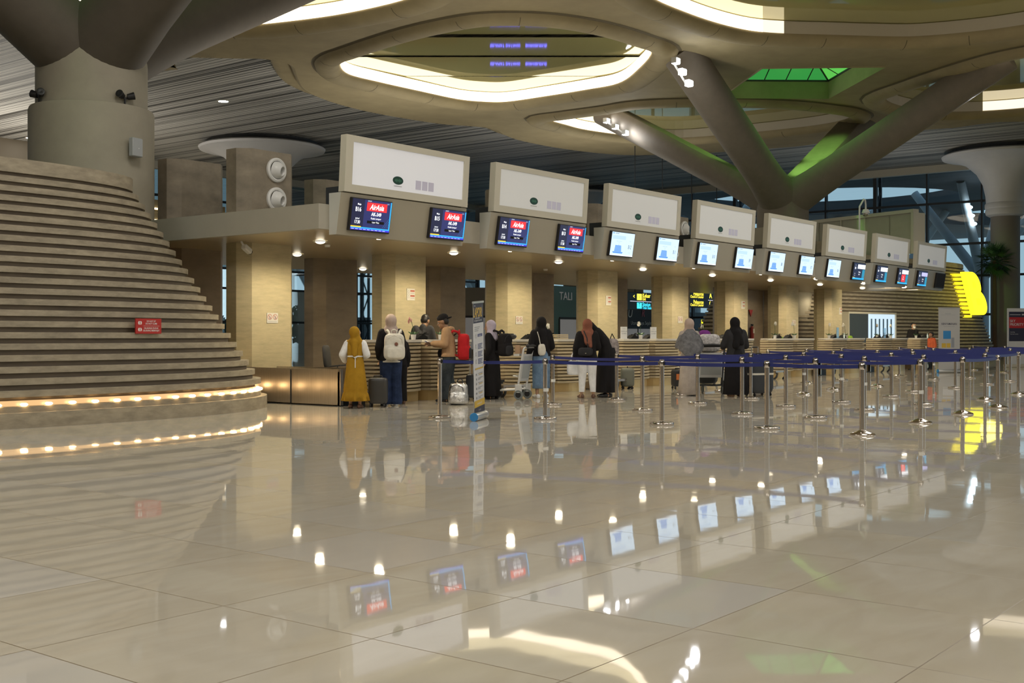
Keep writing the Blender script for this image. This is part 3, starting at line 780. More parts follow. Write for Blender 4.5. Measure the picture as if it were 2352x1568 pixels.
b = MB(); b.lathe([(0.033,-.040),(0.0345,-.038),(0.0345,.038),(0.033,.040)], M_chrome, c=(0,0,PH_-.047), seg=18); b.box(-0.018,0.018,-0.047,0.047,PH_-0.078,PH_-0.016,M_black,bev=0.008); tmp = b.build('belt_head', smooth=40); head_me = tmp.data; bpy.data.objects.remove(tmp)
def inst(name, me, par):
    o = bpy.data.objects.new(name, me); C.objects.link(o); o.parent = par; return o
for li, (xx, pts) in enumerate(LINES):
    for k, (x, y) in enumerate(pts):
        where = 'nearest the camera' if k == len(pts)-1 and False else f'{ORD[k]} from the counters'
        t = thing('stanchion', f'chrome stanchion with navy belt, {where} in the {ORD[li]} queue line', 'stanchion', (x, y, 0), 0, 'queue stanchions')
        inst('base', base_me if (k == len(pts)-1 or (li in (4,5,6) and k == 1) or (li in (6,8) and k == 0)) else flat_me, t); inst('post', post_me, t); inst('belt_head', head_me, t)
        if (li*5+k) % 4 == 1:
            b = MB(); b.box(-0.036,0.036,-0.037,0.01,0.42,0.47,M_tag); b.build('tag', t)
        if k+1 < len(pts):
            dx, dy = pts[k+1][0]-x, pts[k+1][1]-y; L_ = math.hypot(dx, dy); sag = 0.010*L_
            b = MB(); P = [(dx*s_, dy*s_, PH_-0.047-sag*4*s_*(1-s_)) for s_ in [0.03+0.94*i/8 for i in range(9)]]
            b.ribbon(P, 0.048, 0.004, M_belt); b.build('belt', t)
        elif li % 2 == 0 and li+1 < len(LINES) and li > 0:
            x2, y2 = LINES[li+1][1][-1]; dx, dy = x2-x, y2-y
            b = MB(); P = [(dx*s_, dy*s_, PH_-0.047-0.08*s_*(1-s_)) for s_ in [0.03+0.94*i/8 for i in range(9)]]
            b.ribbon(P, 0.048, 0.004, M_belt); b.build('belt', t)
# ================= people
def cap(b, p0, p1, r0, r1, m, seg=12):
    p0, p1 = Vector(p0), Vector(p1); d = p1-p0
    if d.length < 1e-5: d = Vector((0,0,1e-4)); p1 = p0+d
    d = d.normalized(); u = d.orthogonal().normalized(); w = d.cross(u); rings = []
    for s_, (p, r) in ((-1,(p0,r0)),(1,(p1,r1))):
        an = [(-75,), (-40,), (0,)] if s_ < 0 else [(0,), (40,), (75,)]
        for (a,) in an:
            a = R(a); c = p+d*r*math.sin(a); q = r*math.cos(a)
            rings.append([c+(u*math.cos(t)+w*math.sin(t))*q for t in [2*math.pi*i/seg for i in range(seg)]])
    b.grid(rings, m, cap0=True, cap1=True)
def fused(b, name, parent, voxel=0.012, smooth=6, cuts=()):
    """weld overlapping volumes into one continuous skin; cuts: (point, normal) planes, the side the normal points to is removed"""
    o = b.build('tmp', fix=True)
    md = o.modifiers.new('r', 'REMESH'); md.mode = 'VOXEL'; md.voxel_size = voxel; md.adaptivity = 0.0
    sm = o.modifiers.new('s', 'SMOOTH'); sm.factor = 0.5; sm.iterations = smooth
    dg = bpy.context.evaluated_depsgraph_get(); dg.update()
    me = bpy.data.meshes.new_from_object(o.evaluated_get(dg)); old = o.data; mats = list(old.materials)
    bpy.data.objects.remove(o); bpy.data.meshes.remove(old)
    me.materials.clear()
    for m in mats[:1]: me.materials.append(m)
    if cuts:
        bm = bmesh.new(); bm.from_mesh(me)
        for co_, no_ in cuts:
            bmesh.ops.bisect_plane(bm, geom=bm.verts[:]+bm.edges[:]+bm.faces[:], plane_co=co_, plane_no=no_, clear_outer=True)
        bm.to_mesh(me); bm.free()
    me.name = name; me.polygons.foreach_set('material_index', [0]*len(me.polygons)); me.polygons.foreach_set('use_smooth', [True]*len(me.polygons))
    q = bpy.data.objects.new(name, me); C.objects.link(q)
    if parent is not None: q.parent = parent
    return q
SKIN = mat('skin', (0.40,0.235,0.145), 0.55); SKIND = mat('skin_brown', (0.28,0.155,0.09), 0.55)
HAIR = mat('black_hair', (0.012,0.010,0.009), 0.5)
def cloth(name, col, rough=0.9, noise=0.12, scale=9): return mat('cloth_'+name, col, rough, noise=noise, scale=scale, bump=0.25, spec=0.15)
K_blk = cloth('black', (0.014,0.013,0.014)); K_must = cloth('mustard', (0.35,0.195,0.018)); K_wht = cloth('white', (0.74,0.74,0.74)); K_navy = cloth('navy_denim', (0.022,0.036,0.085), noise=0.35)
K_beige = cloth('beige', (0.47,0.37,0.32)); K_den = cloth('blue_denim', (0.15,0.235,0.36), noise=0.25); K_brn = cloth('rust_brown', (0.22,0.085,0.055)); K_tan = cloth('tan', (0.36,0.225,0.125))
K_dden = cloth('dark_denim', (0.035,0.043,0.05), noise=0.3); K_gry = cloth('charcoal', (0.05,0.05,0.054)); K_lil = cloth('lilac', (0.44,0.39,0.48)); K_dress = cloth('pale_taupe', (0.42,0.37,0.33))
K_red = cloth('red', (0.42,0.018,0.022)); K_crm = cloth('cream', (0.66,0.63,0.55)); K_dgrey = cloth('dark_grey', (0.032,0.032,0.035)); K_scarf = cloth('grey_pattern', (0.16,0.16,0.17), noise=0.55, scale=7); K_tapes = cloth('tapestry', (0.30,0.26,0.25), noise=0.6, scale=14)
def loft(b, rings, m, seg=48, folds=0, amp=0.0, ph=0.0, cap1=True):
    RR = []
    for cx, cy, z, rx, ry, fa in rings:
        ring = []
        for i in range(seg):
            a = 2*math.pi*i/seg; k = 1+amp*fa*(math.sin(folds*a+ph)+0.5*math.sin((folds*2-3)*a+1.3*ph))
            ring.append((cx+rx*k*math.cos(a), cy+ry*k*math.sin(a), z))
        RR.append(ring)
    b.grid(RR, m, cap0=True, cap1=cap1)
def person(label, loc, rz, H=1.6, lean=0.0, side=0.0, head=(0,0), arms=None, legs=None, skin=SKIN, build=1.0, face=False, group=None):
    t = thing('person', label, 'person', (loc[0],loc[1],0), rz, group); s = H/1.6
    J = {'pel':(0,0,.86),'wst':(0,0,1.0),'chs':(0,0,1.17),'nck':(0,-.005,1.33),'shL':(-.155,0,1.285),'shR':(.155,0,1.285),
         'elL':(-.205,-.03,1.03),'elR':(.205,-.03,1.03),'wrL':(-.215,.05,.80),'wrR':(.215,.05,.80),
         'hpL':(-.085,0,.84),'hpR':(.085,0,.84),'knL':(-.09,.02,.45),'knR':(.09,.02,.45),'anL':(-.095,-.02,.085),'anR':(.095,-.02,.085),'toL':(-.105,.13,.03),'toR':(.105,.13,.03)}
    J = {k: Vector(v) for k, v in J.items()}
    Mx = Matrix.Translation((0,0,.9)) @ Matrix.Rotation(side,4,'Y') @ Matrix.Rotation(-lean,4,'X') @ Matrix.Translation((0,0,-.9))
    for k in ('chs','nck','shL','shR','elL','elR','wrL','wrR'): J[k] = Mx @ J[k]
    J['wst'] = J['wst'].lerp(Mx @ J['wst'], .5)
    for d_ in (arms or {}, legs or {}):
        for k, v in d_.items(): J[k] = Vector(v)
    HM = Mx @ Matrix.Translation((0,0,1.36)) @ Matrix.Rotation(head[0],4,'Z') @ Matrix.Rotation(-head[1],4,'X') @ Matrix.Translation((0,.025,.125))
    for k in J: J[k] = J[k]*s
    HM = Matrix.Diagonal((s,s,s,1)) @ HM
    b = MB(); w = build
    for sg, S in ((-1,'L'),(1,'R')):
        cap(b, J['sh'+S]*.9+J['nck']*.1, J['chs']+Vector((sg*.06*s,0,-.05*s)), .055*s, .085*s*w, skin)
        cap(b, J['chs']+Vector((sg*.055*s,0,0)), J['wst']+Vector((sg*.045*s,0,0)), .088*s*w, .08*s*w, skin); cap(b, J['wst']+Vector((sg*.045*s,0,0)), J['pel']+Vector((sg*.06*s,0,-.02*s)), .08*s*w, .098*s*w, skin)
        cap(b, J['hp'+S], J['kn'+S], .082*s*w, .055*s*w, skin); cap(b, J['kn'+S], J['an'+S], .053*s*w, .033*s, skin); cap(b, J['an'+S]-Vector((0,.03*s,.045*s)), J['to'+S], .036*s, .026*s, skin)
        cap(b, J['sh'+S], J['el'+S], .047*s*w, .038*s*w, skin); cap(b, J['el'+S], J['wr'+S], .037*s, .024*s, skin)
        d = (J['wr'+S]-J['el'+S]).normalized(); ty = Vector((0,1,0.25)); ts = (ty-d*ty.dot(d))
        ts = ts.normalized() if ts.length > .1 else Vector((-sg,0,0)); n = d.cross(ts)*(1 if sg > 0 else -1)
        W = J['wr'+S]
        for q in (-.022,0,.022): cap(b, W+d*.02*s+ts*q*s, W+d*.075*s+ts*q*1.1*s, .015*s, .013*s, skin, 8)
        for i, L_ in enumerate((.066,.076,.070,.054)):
            p0 = W+d*.085*s+ts*(.031-.0205*i)*s; p1 = p0+(d+n*.25).normalized()*L_*.55*s; p2 = p1+(d*.75+n*.75).normalized()*L_*.5*s
            cap(b, p0, p1, .0088*s, .008*s, skin, 8); cap(b, p1, p2, .008*s, .0068*s, skin, 8)
        p0 = W+d*.03*s+ts*.028*s; p1 = p0+(d*.6+ts*.75).normalized()*.035*s; cap(b, p0, p1, .0105*s, .0095*s, skin, 8); cap(b, p1, p1+(d*.95+ts*.25+n*.2).normalized()*.032*s, .0095*s, .0075*s, skin, 8)
    cap(b, J['nck']-Vector((0,0,.04*s)), HM @ Vector((0,-.015,-.07)), .055*s, .05*s, skin)
    hh = lambda x, y, z: HM @ Vector((x,y,z))
    R3 = HM.to_3x3()
    b.ell(hh(0,-.01,.03), (.078,.097,.098), skin, M=R3.to_4x4(), seg=20, rings=14); b.ell(hh(0,.028,-.045), (.058,.062,.07), skin, M=R3.to_4x4(), seg=16, rings=10)
    cap(b, hh(0,.085,.012), hh(0,.108,-.022), .010*s, .014*s, skin, 8)
    cap(b, hh(-.03,.078,.026), hh(.03,.078,.026), .016*s, .016*s, skin, 8); cap(b, hh(-.018,.084,-.055), hh(.018,.084,-.055), .010*s, .010*s, skin, 8); cap(b, hh(0,.075,-.095), hh(0,.078,-.092), .02*s, .02*s, skin, 8)
    for sg in (-1,1): cap(b, hh(sg*.079,-.005,.012), hh(sg*.077,0,-.025), .016*s, .011*s, skin, 8)
    fused(b, 'body', t, 0.0085, 3)
    if face:
        for sg in (-1,1):
            e = MB(); e.ell(hh(sg*.03,.088,.006), (.012*s,.008*s,.008*s), K_wht, seg=10, rings=6); e.ell(hh(sg*.03,.0945,.006), (.006*s,.004*s,.006*s), HAIR, seg=8, rings=6); e.build('eye', t, smooth=180)
        e = MB(); cap(e, hh(-.02,.093,-.055), hh(.02,.093,-.055), .006*s, .006*s, mat('lips', (0.30,0.10,0.08), .5), 8); e.build('mouth', t, smooth=180)
    return t, J, HM, s
def shirt(t, J, s, m, puff=0.022, hem=None, sleeve=True, name='jacket', slv_m=None, shoulders=True, to=1.0):
    b = MB(); g = puff*s
    for sg, S in ((-1,'L'),(1,'R')):
        o = Vector((sg*s,0,0))
        cap(b, J['sh'+S]*.93+J['nck']*.07, J['chs']+o*.06-Vector((0,0,.04*s)), .058*s+g, .09*s+g, m)
        cap(b, J['chs']+o*.06, J['wst']+o*.05, .092*s+g, .09*s+g, m); cap(b, J['wst']+o*.05, J['pel']+o*.062-Vector((0,0,.02*s)), .09*s+g, .105*s+g, m)
        if hem is not None: cap(b, J['pel']+o*.062, Vector((J['pel'].x+sg*.07*s,J['pel'].y,hem*s)), .105*s+g, .11*s+g, m)
        if sleeve and slv_m is None:
            cap(b, J['sh'+S], J['el'+S], .056*s+g*.8, .046*s+g*.8, m); cap(b, J['el'+S], J['el'+S].lerp(J['wr'+S], .93*to), .046*s+g*.8, .034*s+g*.6, m)
    cap(b, J['nck']-Vector((0,0,.05*s)), J['nck'], .07*s+g*.5, .06*s+g*.4, m)
    o = fused(b, name, t, 0.012, 5, [(Vector((0,0,(hem if hem is not None else .80)*s)), Vector((0,0,-1)))])
    if slv_m is not None:
        for S in 'LR':
            b = MB(); cap(b, J['sh'+S], J['el'+S], .06*s+g, .055*s+g, slv_m); cap(b, J['el'+S], J['el'+S].lerp(J['wr'+S], .8), .055*s+g, .052*s+g, slv_m); cap(b, J['el'+S].lerp(J['wr'+S], .8), J['el'+S].lerp(J['wr'+S], .97), .05*s+g, .03*s+g*.6, slv_m)
            fused(b, 'sleeve', t, 0.012, 4)
    return o
def trousers(t, J, s, m, r=(.112,.085,.062), end=.06, name='trousers'):
    b = MB()
    for sg, S in ((-1,'L'),(1,'R')):
        cap(b, J['pel']+Vector((sg*.06*s,0,.06*s)), J['hp'+S]-Vector((0,0,.06*s)), .105*s, r[0]*s, m); cap(b, J['hp'+S]-Vector((0,0,.05*s)), J['kn'+S], r[0]*s, r[1]*s, m); cap(b, J['kn'+S], J['an'+S]+Vector((0,0,-.02*s)), r[1]*s, r[2]*s, m)
    fused(b, name, t, 0.011, 4, [(Vector((0,0,end*s)), Vector((0,0,-1)))])
def shoes(t, J, s, m, sole=None, name='shoe'):
    for S in 'LR':
        b = MB(); a, o = J['an'+S], J['to'+S]; d = (o-a); d.z = 0; d.normalize()
        for k, (f_, z_, r_, h_) in enumerate(((-.045,.04,.042,.05),(.03,.045,.045,.05),(.10,.035,.045,.036),(.155,.028,.034,.028))):
            c = Vector((a.x,a.y,0))+d*f_*s; b.ell((c.x,c.y,z_*s), (r_*s,r_*1.25*s,h_*s), m, seg=12, rings=8)
        fused(b, name, t, 0.008, 4, [(Vector((0,0,.004)), Vector((0,0,-1)))])
def hijab(t, J, HM, s, m, drop=0.16, back=0.0, open_=0.055, w=1.0, name='headscarf', tail=None):
    b = MB(); hh = lambda x, y, z: HM @ Vector((x,y,z)); R3 = HM.to_3x3().to_4x4()
    b.ell(hh(0,-.034,.03), (.103,.110,.118), m, M=R3, seg=24, rings=16)
    cap(b, hh(0,-.03,-.01), hh(0,-.01,-.10), .101*s, .092*s, m, 16)
    for sg in (-1,1): cap(b, hh(sg*.02,-.015,-.09), J['nck'].lerp(J['sh'+('L' if sg < 0 else 'R')], .55)+Vector((0,-.005*s,-.01*s)), .085*s, .078*s*w, m)
    cap(b, J['nck']+Vector((0,.0,.0)), J['chs']+Vector((0,.04*s,.10*s-drop*s)), .095*s, .085*s*w, m); cap(b, J['nck']+Vector((0,-.02*s,0)), J['chs']+Vector((0,-.055*s,.09*s-drop*s)), .09*s, .08*s*w, m)
    if tail:
        for p, r_ in tail: cap(b, J['nck']+Vector((0,-.05*s,-.03*s)), Vector(p)*s, .09*s, r_*s, m)
    fused(b, name, t, 0.0115, 5)
def hair(t, HM, s, m=HAIR, face_cut=True):
    b = MB(); R3 = HM.to_3x3().to_4x4()
    b.ell(HM @ Vector((0,-.028,.052)), (.083,.092,.09), m, M=R3, seg=20, rings=14); b.ell(HM @ Vector((0,-.05,.0)), (.076,.065,.075), m, M=R3, seg=16, rings=10); b.ell(HM @ Vector((0,.03,.10)), (.062,.06,.035), m, M=R3)
    fused(b, 'hair', t, 0.009, 3)
def backpack(label, loc, rz, m, size=(.30,.16,.44), strap=None, m2=None, straps=True, logo=None, tilt=0.0, metal=None):
    """local +Y is the side worn against the back; pocket on -Y"""
    w_, d_, h_ = size; t = thing('backpack', label, 'backpack', loc, rz); m2 = m2 or m
    b = MB(); b.ell((0,0,h_/2), (w_/2,d_/2,h_/2), m, e=.45, e2=.6, seg=28, rings=18); b.ell((0,-.01,h_*.30), (w_*.53,d_*.56,h_*.30), m, e=.5, e2=.6, seg=24, rings=14)
    fused(b, 'main_bag', t, 0.009, 4)
    b = MB(); b.ell((0,-d_*.5,h_*.26), (w_*.40,d_*.20,h_*.21), m2, e=.5, e2=.5, seg=24, rings=12); b.build('front_pocket', t, smooth=60)
    b = MB(); b.tube([(-.05,d_*.32,h_-.02),(-.045,d_*.36,h_+.05),(0,d_*.38,h_+.07),(.045,d_*.36,h_+.05),(.05,d_*.32,h_-.02)], .011, strap or m, 8); b.build('grab_handle', t, smooth=60)
    b = MB(); b.tube([(-w_*.40,-d_*.42,h_*.62),(-w_*.36,-d_*.47,h_*.80),(0,-d_*.44,h_*.93),(w_*.36,-d_*.47,h_*.80),(w_*.40,-d_*.42,h_*.62)], .006, strap or m2, 6); b.build('zip', t, smooth=60)
    if straps:
        for sg in (-1,1):
            b = MB(); b.tube([(sg*.07,d_*.30,h_-.04),(sg*.10,d_*.48,h_+.03),(sg*.12,d_*.5+.07,h_+.055),(sg*.125,d_*.5+.19,h_-.02),(sg*.13,d_*.5+.235,h_*.6),(sg*.14,d_*.5+.14,h_*.28),(sg*.12,d_*.4,h_*.14)], [.018,.022,.024,.024,.022,.016,.014], strap or m, 8); b.build('strap', t, smooth=60)
    if logo:
        b = MB(); b.lathe([(0,.004),(.03,.003),(.032,0)][::-1], logo, M=Matrix.Translation((.03,-d_*.60,h_*.60)) @ Matrix.Rotation(R(90),4,'X'), seg=18); b.build('badge', t)
    return t
def rot2(v, rz): return Vector((v[0]*math.cos(rz)-v[1]*math.sin(rz), v[0]*math.sin(rz)+v[1]*math.cos(rz)))
def at_person(loc, rz, dx, dy): q = rot2((dx,dy), rz); return (loc[0]+q.x, loc[1]+q.y)
def dress(t, J, s, m, rings, folds=9, amp=.05, ph=0.0, name='dress', seg=64):
    b = MB(); loft(b, [(cx*s,cy*s,z*s,rx*s,ry*s,fa) for cx,cy,z,rx,ry,fa in rings], m, seg, folds, amp, ph); return b.build(name, t, smooth=80)

# --- girl in mustard
L = (14.47,14.72); rz = R(-58)
t, J, HM, s = person('girl in a mustard dress and headscarf with puffy white sleeves beside the steel conveyor', L, rz, 1.40, head=(R(-38),R(-6)),
    arms={'elL':(-.25,-.06,1.06),'wrL':(-.23,.13,.93),'elR':(.24,-.02,1.06),'wrR':(.12,.20,1.02)}, face=True)
shirt(t, J, s, K_must, 0.018, sleeve=False, name='bodice', slv_m=K_wht)
dress(t, J, s, K_must, [(0,0,1.02,.145,.115,0),(0,0,.9,.17,.14,.3),(0,0,.6,.205,.175,.7),(0,0,.36,.235,.205,.9),(0,0,.33,.225,.195,.9),(0,0,.28,.245,.215,1.6),(0,0,.15,.27,.235,1.9),(0,0,.145,.255,.22,1.9)], 8, .035)
b = MB(); b.grid([[ (.152*s*math.cos(a)*k,.122*s*math.sin(a)*k,z*s) for a in [2*math.pi*i/32 for i in range(32)]] for z, k in ((1.015,1),(1.02,1.06),(1.04,1.06),(1.045,1))], K_wht); b.build('sash', t, smooth=60)
b = MB(); b.ribbon([(.03*s,-.14*s,.95*s),(.035*s,-.155*s,.9*s)], .19*s, .012, K_wht); b.ell((.03*s,-.135*s,1.02*s),(.035,.02,.022),K_wht); b.build('sash_tail', t, smooth=60)
hijab(t, J, HM, s, K_must, drop=.16, tail=[((.02,-.13,1.06),.05)]); shoes(t, J, s, mat('brown_leather', (0.12,0.06,0.035), .5))

# --- woman with the cream backpack
L = (15.36,14.72); rz = R(-40)
t, J, HM, s = person('woman in beige headscarf, black jacket and wide navy jeans wearing a cream backpack', L, rz, 1.62, arms={'elL':(-.225,-.05,1.03),'wrL':(-.20,.10,.84),'elR':(.225,-.05,1.03),'wrR':(.2,.10,.84)}, build=1.08)
shirt(t, J, s, K_blk, .03, hem=.80); trousers(t, J, s, K_navy, (.122,.10,.112), .03); hijab(t, J, HM, s, K_beige, drop=.03); shoes(t, J, s, K_wht)
dress(t, J, s, K_crm, [(0,-.01,.835,.17,.145,0),(0,-.01,.80,.18,.155,.5),(0,-.01,.775,.182,.157,.5),(0,-.01,.772,.17,.145,.5)], 7, .03, name='shirt_tail')
q = at_person(L, rz, 0.03, -0.285); backpack('cream backpack with round badge on the back of the black-jacketed woman', (q[0],q[1],.83), rz+R(-4), K_crm, (.36,.19,.47), strap=K_crm, logo=mat('badge_brown', (0.20,0.08,0.05), .5))
# --- person in black half hidden behind her
L = (15.86,15.0); rz = R(-25)
t, J, HM, s = person('person in black mostly hidden behind the woman with the cream backpack', L, rz, 1.36)
shirt(t, J, s, K_blk, .025); trousers(t, J, s, K_blk, (.11,.10,.09), .06); hijab(t, J, HM, s, K_blk, drop=.05); shoes(t, J, s, mat('brown_leather', (0.12,0.06,0.035), .5))

# --- counter clerk
L = (18.75,17.05); rz = R(-65)
t, J, HM, s = person('short-haired clerk in a charcoal suit bending his head behind the counter', L, rz, 1.74, lean=R(10), head=(R(-12),R(24)), arms={'elL':(-.23,.06,1.04),'wrL':(-.15,.27,1.02),'elR':(.22,.08,1.04),'wrR':(.12,.28,1.02)}, build=1.1)
shirt(t, J, s, K_gry, .03, hem=.74, name='suit_jacket'); trousers(t, J, s, K_gry); shoes(t, J, s, M_black); hair(t, HM, s)

# --- man in tan hoodie
L = (16.98,14.74); rz = R(36)
t, J, HM, s = person('man in black cap, tan hoodie and dark jeans reading papers at the counter', L, rz, 1.66, lean=R(6), head=(0,R(14)), skin=SKIND, face=True, build=1.08,
    arms={'elL':(-.21,.06,1.06),'wrL':(-.10,.30,1.07),'elR':(.22,.05,1.05),'wrR':(.12,.30,1.05)}, legs={'knL':(-.08,.06,.45),'anL':(-.09,.05,.085),'toL':(-.10,.20,.03),'anR':(.10,-.09,.085),'toR':(.11,.06,.03)})
shirt(t, J, s, K_tan, .035, hem=.83, name='hoodie'); trousers(t, J, s, K_dden, (.118,.095,.08), .05); shoes(t, J, s, K_dgrey); hair(t, HM, s)
b = MB(); R3 = HM.to_3x3().to_4x4(); b.ell(HM @ Vector((0,-.02,.075)), (.094,.108,.078), K_blk, M=R3, seg=20, rings=12); b.ell(HM @ Vector((0,-.12,.035)), (.066,.075,.014), K_blk, M=R3, e2=.8, seg=16, rings=8); fused(b, 'cap', t, .009, 3)
b = MB(); cap(b, J['nck']+Vector((-.06*s,-.07*s,.01*s)), J['nck']+Vector((.06*s,-.07*s,.01*s)), .055*s, .055*s, K_tan); cap(b, J['nck']+Vector((0,-.09*s,0)), J['nck']+Vector((0,-.08*s,-.08*s)), .06*s, .05*s, K_tan); fused(b, 'hood', t, .011, 4)
q = at_person(L, rz, .0, -.275); backpack('red backpack with dark lower pocket on the man in the tan hoodie', (q[0],q[1],.80), rz, K_red, (.34,.22,.50), strap=K_red, m2=K_dgrey)
q = at_person(L, rz, .05, .16); t2 = thing('waist_bag', 'black bag hanging in front of the man in the tan hoodie', 'bag', (q[0],q[1],.86), rz); b = MB(); b.ell((.05,0,.06),(.17,.065,.085),K_blk,e=.7,seg=20,rings=12); b.build('pouch', t2, smooth=60)
b = MB(); b.tube([(.2,0,.1),(.22,-.1,.25),(.15,-.25,.42),(0,-.29,.44)],.012,K_blk,6); b.build('strap', t2, smooth=60)
q = at_person(L, rz, .0, .38); o = MB(); o.box(-.11,.11,-.05,.09,0,.012,mat('passport_blue',(0.05,0.07,0.16),.5),Matrix.Rotation(R(25),4,'X')); o.box(-.07,.10,-.02,.11,.014,.018,K_wht,Matrix.Rotation(R(25),4,'X')); o = o.build('travel_papers', loc=(q[0],q[1],1.085*1.03), rz=rz); tag(o, 'travel papers held by the man in the tan hoodie', 'papers')

# --- woman in lilac headscarf behind the banner
L = fl(1128,915); L = (L[0]-.1, L[1]-.1); rz = R(12)
t, J, HM, s = person('woman in lilac headscarf and black dress half hidden by the roll-up banner', L, rz, 1.55, head=(R(25),R(10)))
shirt(t, J, s, K_blk, .025); dress(t, J, s, K_blk, [(0,0,1.0,.145,.12,0),(0,0,.8,.18,.16,.4),(0,0,.4,.20,.18,.8),(0,0,.07,.225,.20,1),(0,0,.065,.2,.18,1)], 8, .03); hijab(t, J, HM, s, K_lil, drop=.0); shoes(t, J, s, M_black)
q = at_person(L, rz, .04, -.27); backpack('black backpack on the woman in the lilac headscarf', (q[0],q[1],.85), rz-R(8), K_blk, (.32,.20,.46), m2=K_dgrey)

# --- woman in black headscarf and denim skirt
L = fl(1243,914); rz = R(-30)
t, J, HM, s = person('woman in black headscarf and long blue denim skirt beside the empty baggage trolley', L, rz, 1.62, arms={'elL':(-.24,-.04,1.03),'wrL':(-.27,.04,.79),'elR':(.23,.0,1.03),'wrR':(.17,.16,.92)}, build=1.08)
shirt(t, J, s, K_blk, .032, hem=.84); dress(t, J, s, K_den, [(0,0,.98,.145,.12,0),(0,0,.86,.185,.155,.1),(0,0,.6,.185,.155,.3),(0,0,.3,.18,.155,.4),(0,0,.20,.185,.16,.5),(0,0,.195,.165,.14,.5)], 6, .02, name='skirt'); hijab(t, J, HM, s, K_blk, drop=.18, w=1.1, tail=[((.02,-.13,1.02),.07)]); shoes(t, J, s, K_wht)
q = at_person(L, rz, -.06, -.17); t2 = thing('shoulder_bag', 'small cream shoulder bag on the woman in the denim skirt', 'bag', (q[0],q[1],.87), rz); b = MB(); b.ell((0,0,.11),(.085,.035,.12),K_crm,e=.7,seg=18,rings=10); b.build('pouch', t2, smooth=60); b = MB(); b.tube([(-.03,0,.2),(-.06,-.005,.35),(-.075,.05,.47)],.008,K_crm,6); b.build('strap', t2, smooth=60)

# --- woman in white trousers
L = fl(1349,914); rz = R(-52)
t, J, HM, s = person('woman in rust-brown headscarf, black top and white trousers with a white tote', L, rz, 1.58, lean=R(3), head=(R(-15),R(12)), arms={'elL':(-.23,-.02,1.03),'wrL':(-.245,.06,.84),'elR':(.22,.05,1.04),'wrR':(.12,.24,1.0)}, legs={'anL':(-.12,-.03,.085),'toL':(-.17,.11,.03),'anR':(.12,-.01,.085),'toR':(.14,.14,.03),'knL':(-.10,.02,.45),'knR':(.10,.02,.45)}, build=1.08)
shirt(t, J, s, K_blk, .035, hem=.80); trousers(t, J, s, K_wht, (.118,.082,.055), .13); hijab(t, J, HM, s, K_brn, drop=.05, w=1.05, tail=[((.05,-.15,1.06),.045),((.0,-.14,1.14),.07)]); shoes(t, J, s, mat('brown_leather', (0.12,0.06,0.035), .5), name='sandal')
q = at_person(L, rz, -.05, -.19); t2 = thing('shoulder_bag', 'black shoulder bag on the woman in white trousers', 'bag', (q[0],q[1],.86), rz); b = MB(); b.ell((0,0,.08),(.15,.055,.085),K_dgrey,e=.6,seg=18,rings=10); b.build('pouch', t2, smooth=60); b = MB(); b.ell((.0,-.058,.05),(.015,.006,.01),M_chrome); b.build('clasp', t2); b = MB(); b.tube([(.05,0,.15),(.03,0,.35),(-.03,.06,.50)],.012,K_dgrey,6); b.build('strap', t2, smooth=60)
q = at_person(L, rz, -.27, .03); t2 = thing('tote_bag', 'white tote bag hanging from the arm of the woman in white trousers', 'bag', (q[0],q[1],.47), rz+R(20)); b = MB(); b.ell((0,0,.14),(.15,.05,.15),K_wht,e=.45,e2=.6,seg=20,rings=12); b.build('pouch', t2, smooth=60)
for yy in (-.025,.025):
    b = MB(); b.tube([(-.07,yy,.25),(-.05,yy*.6,.38),(0,0,.50),(.05,yy*.6,.38),(.07,yy,.25)],.010,K_wht,6); b.build('handle', t2, smooth=60)

# --- person in black leaning in
L = fl(1392,912); rz = R(40)
t, J, HM, s = person('person in black bending over beside the woman in white trousers', L, rz, 1.66, lean=R(26), head=(R(10),R(35)), arms={'elL':(-.2,.32,1.02),'wrL':(-.12,.42,.86),'elR':(.22,.26,1.0),'wrR':(.13,.40,.86)}, build=1.15)
shirt(t, J, s, K_blk, .04, hem=.7, name='robe_top'); dress(t, J, s, K_blk, [(0,-.02,.98,.16,.15,0),(0,-.02,.8,.20,.19,.4),(0,0,.4,.19,.19,.7),(0,0,.10,.19,.2,1),(0,0,.095,.16,.17,1)], 7, .03, name='robe'); hijab(t, J, HM, s, K_blk, drop=.12, w=1.15, tail=[((.0,.02,1.1),.1)]); shoes(t, J, s, M_black)
q = at_person(L, rz, .20, -.16); t2 = thing('shoulder_bag', 'patterned cream and grey bag on the person bending over', 'bag', (q[0],q[1],.80), rz-R(60)); b = MB(); b.ell((0,0,.19),(.15,.06,.22),K_tapes,e=.7,seg=20,rings=12); b.build('pouch', t2, smooth=60); b = MB(); b.tube([(-.08,0,.36),(0,.02,.5),(.08,0,.36)],.012,K_blk,6); b.build('strap', t2, smooth=60)

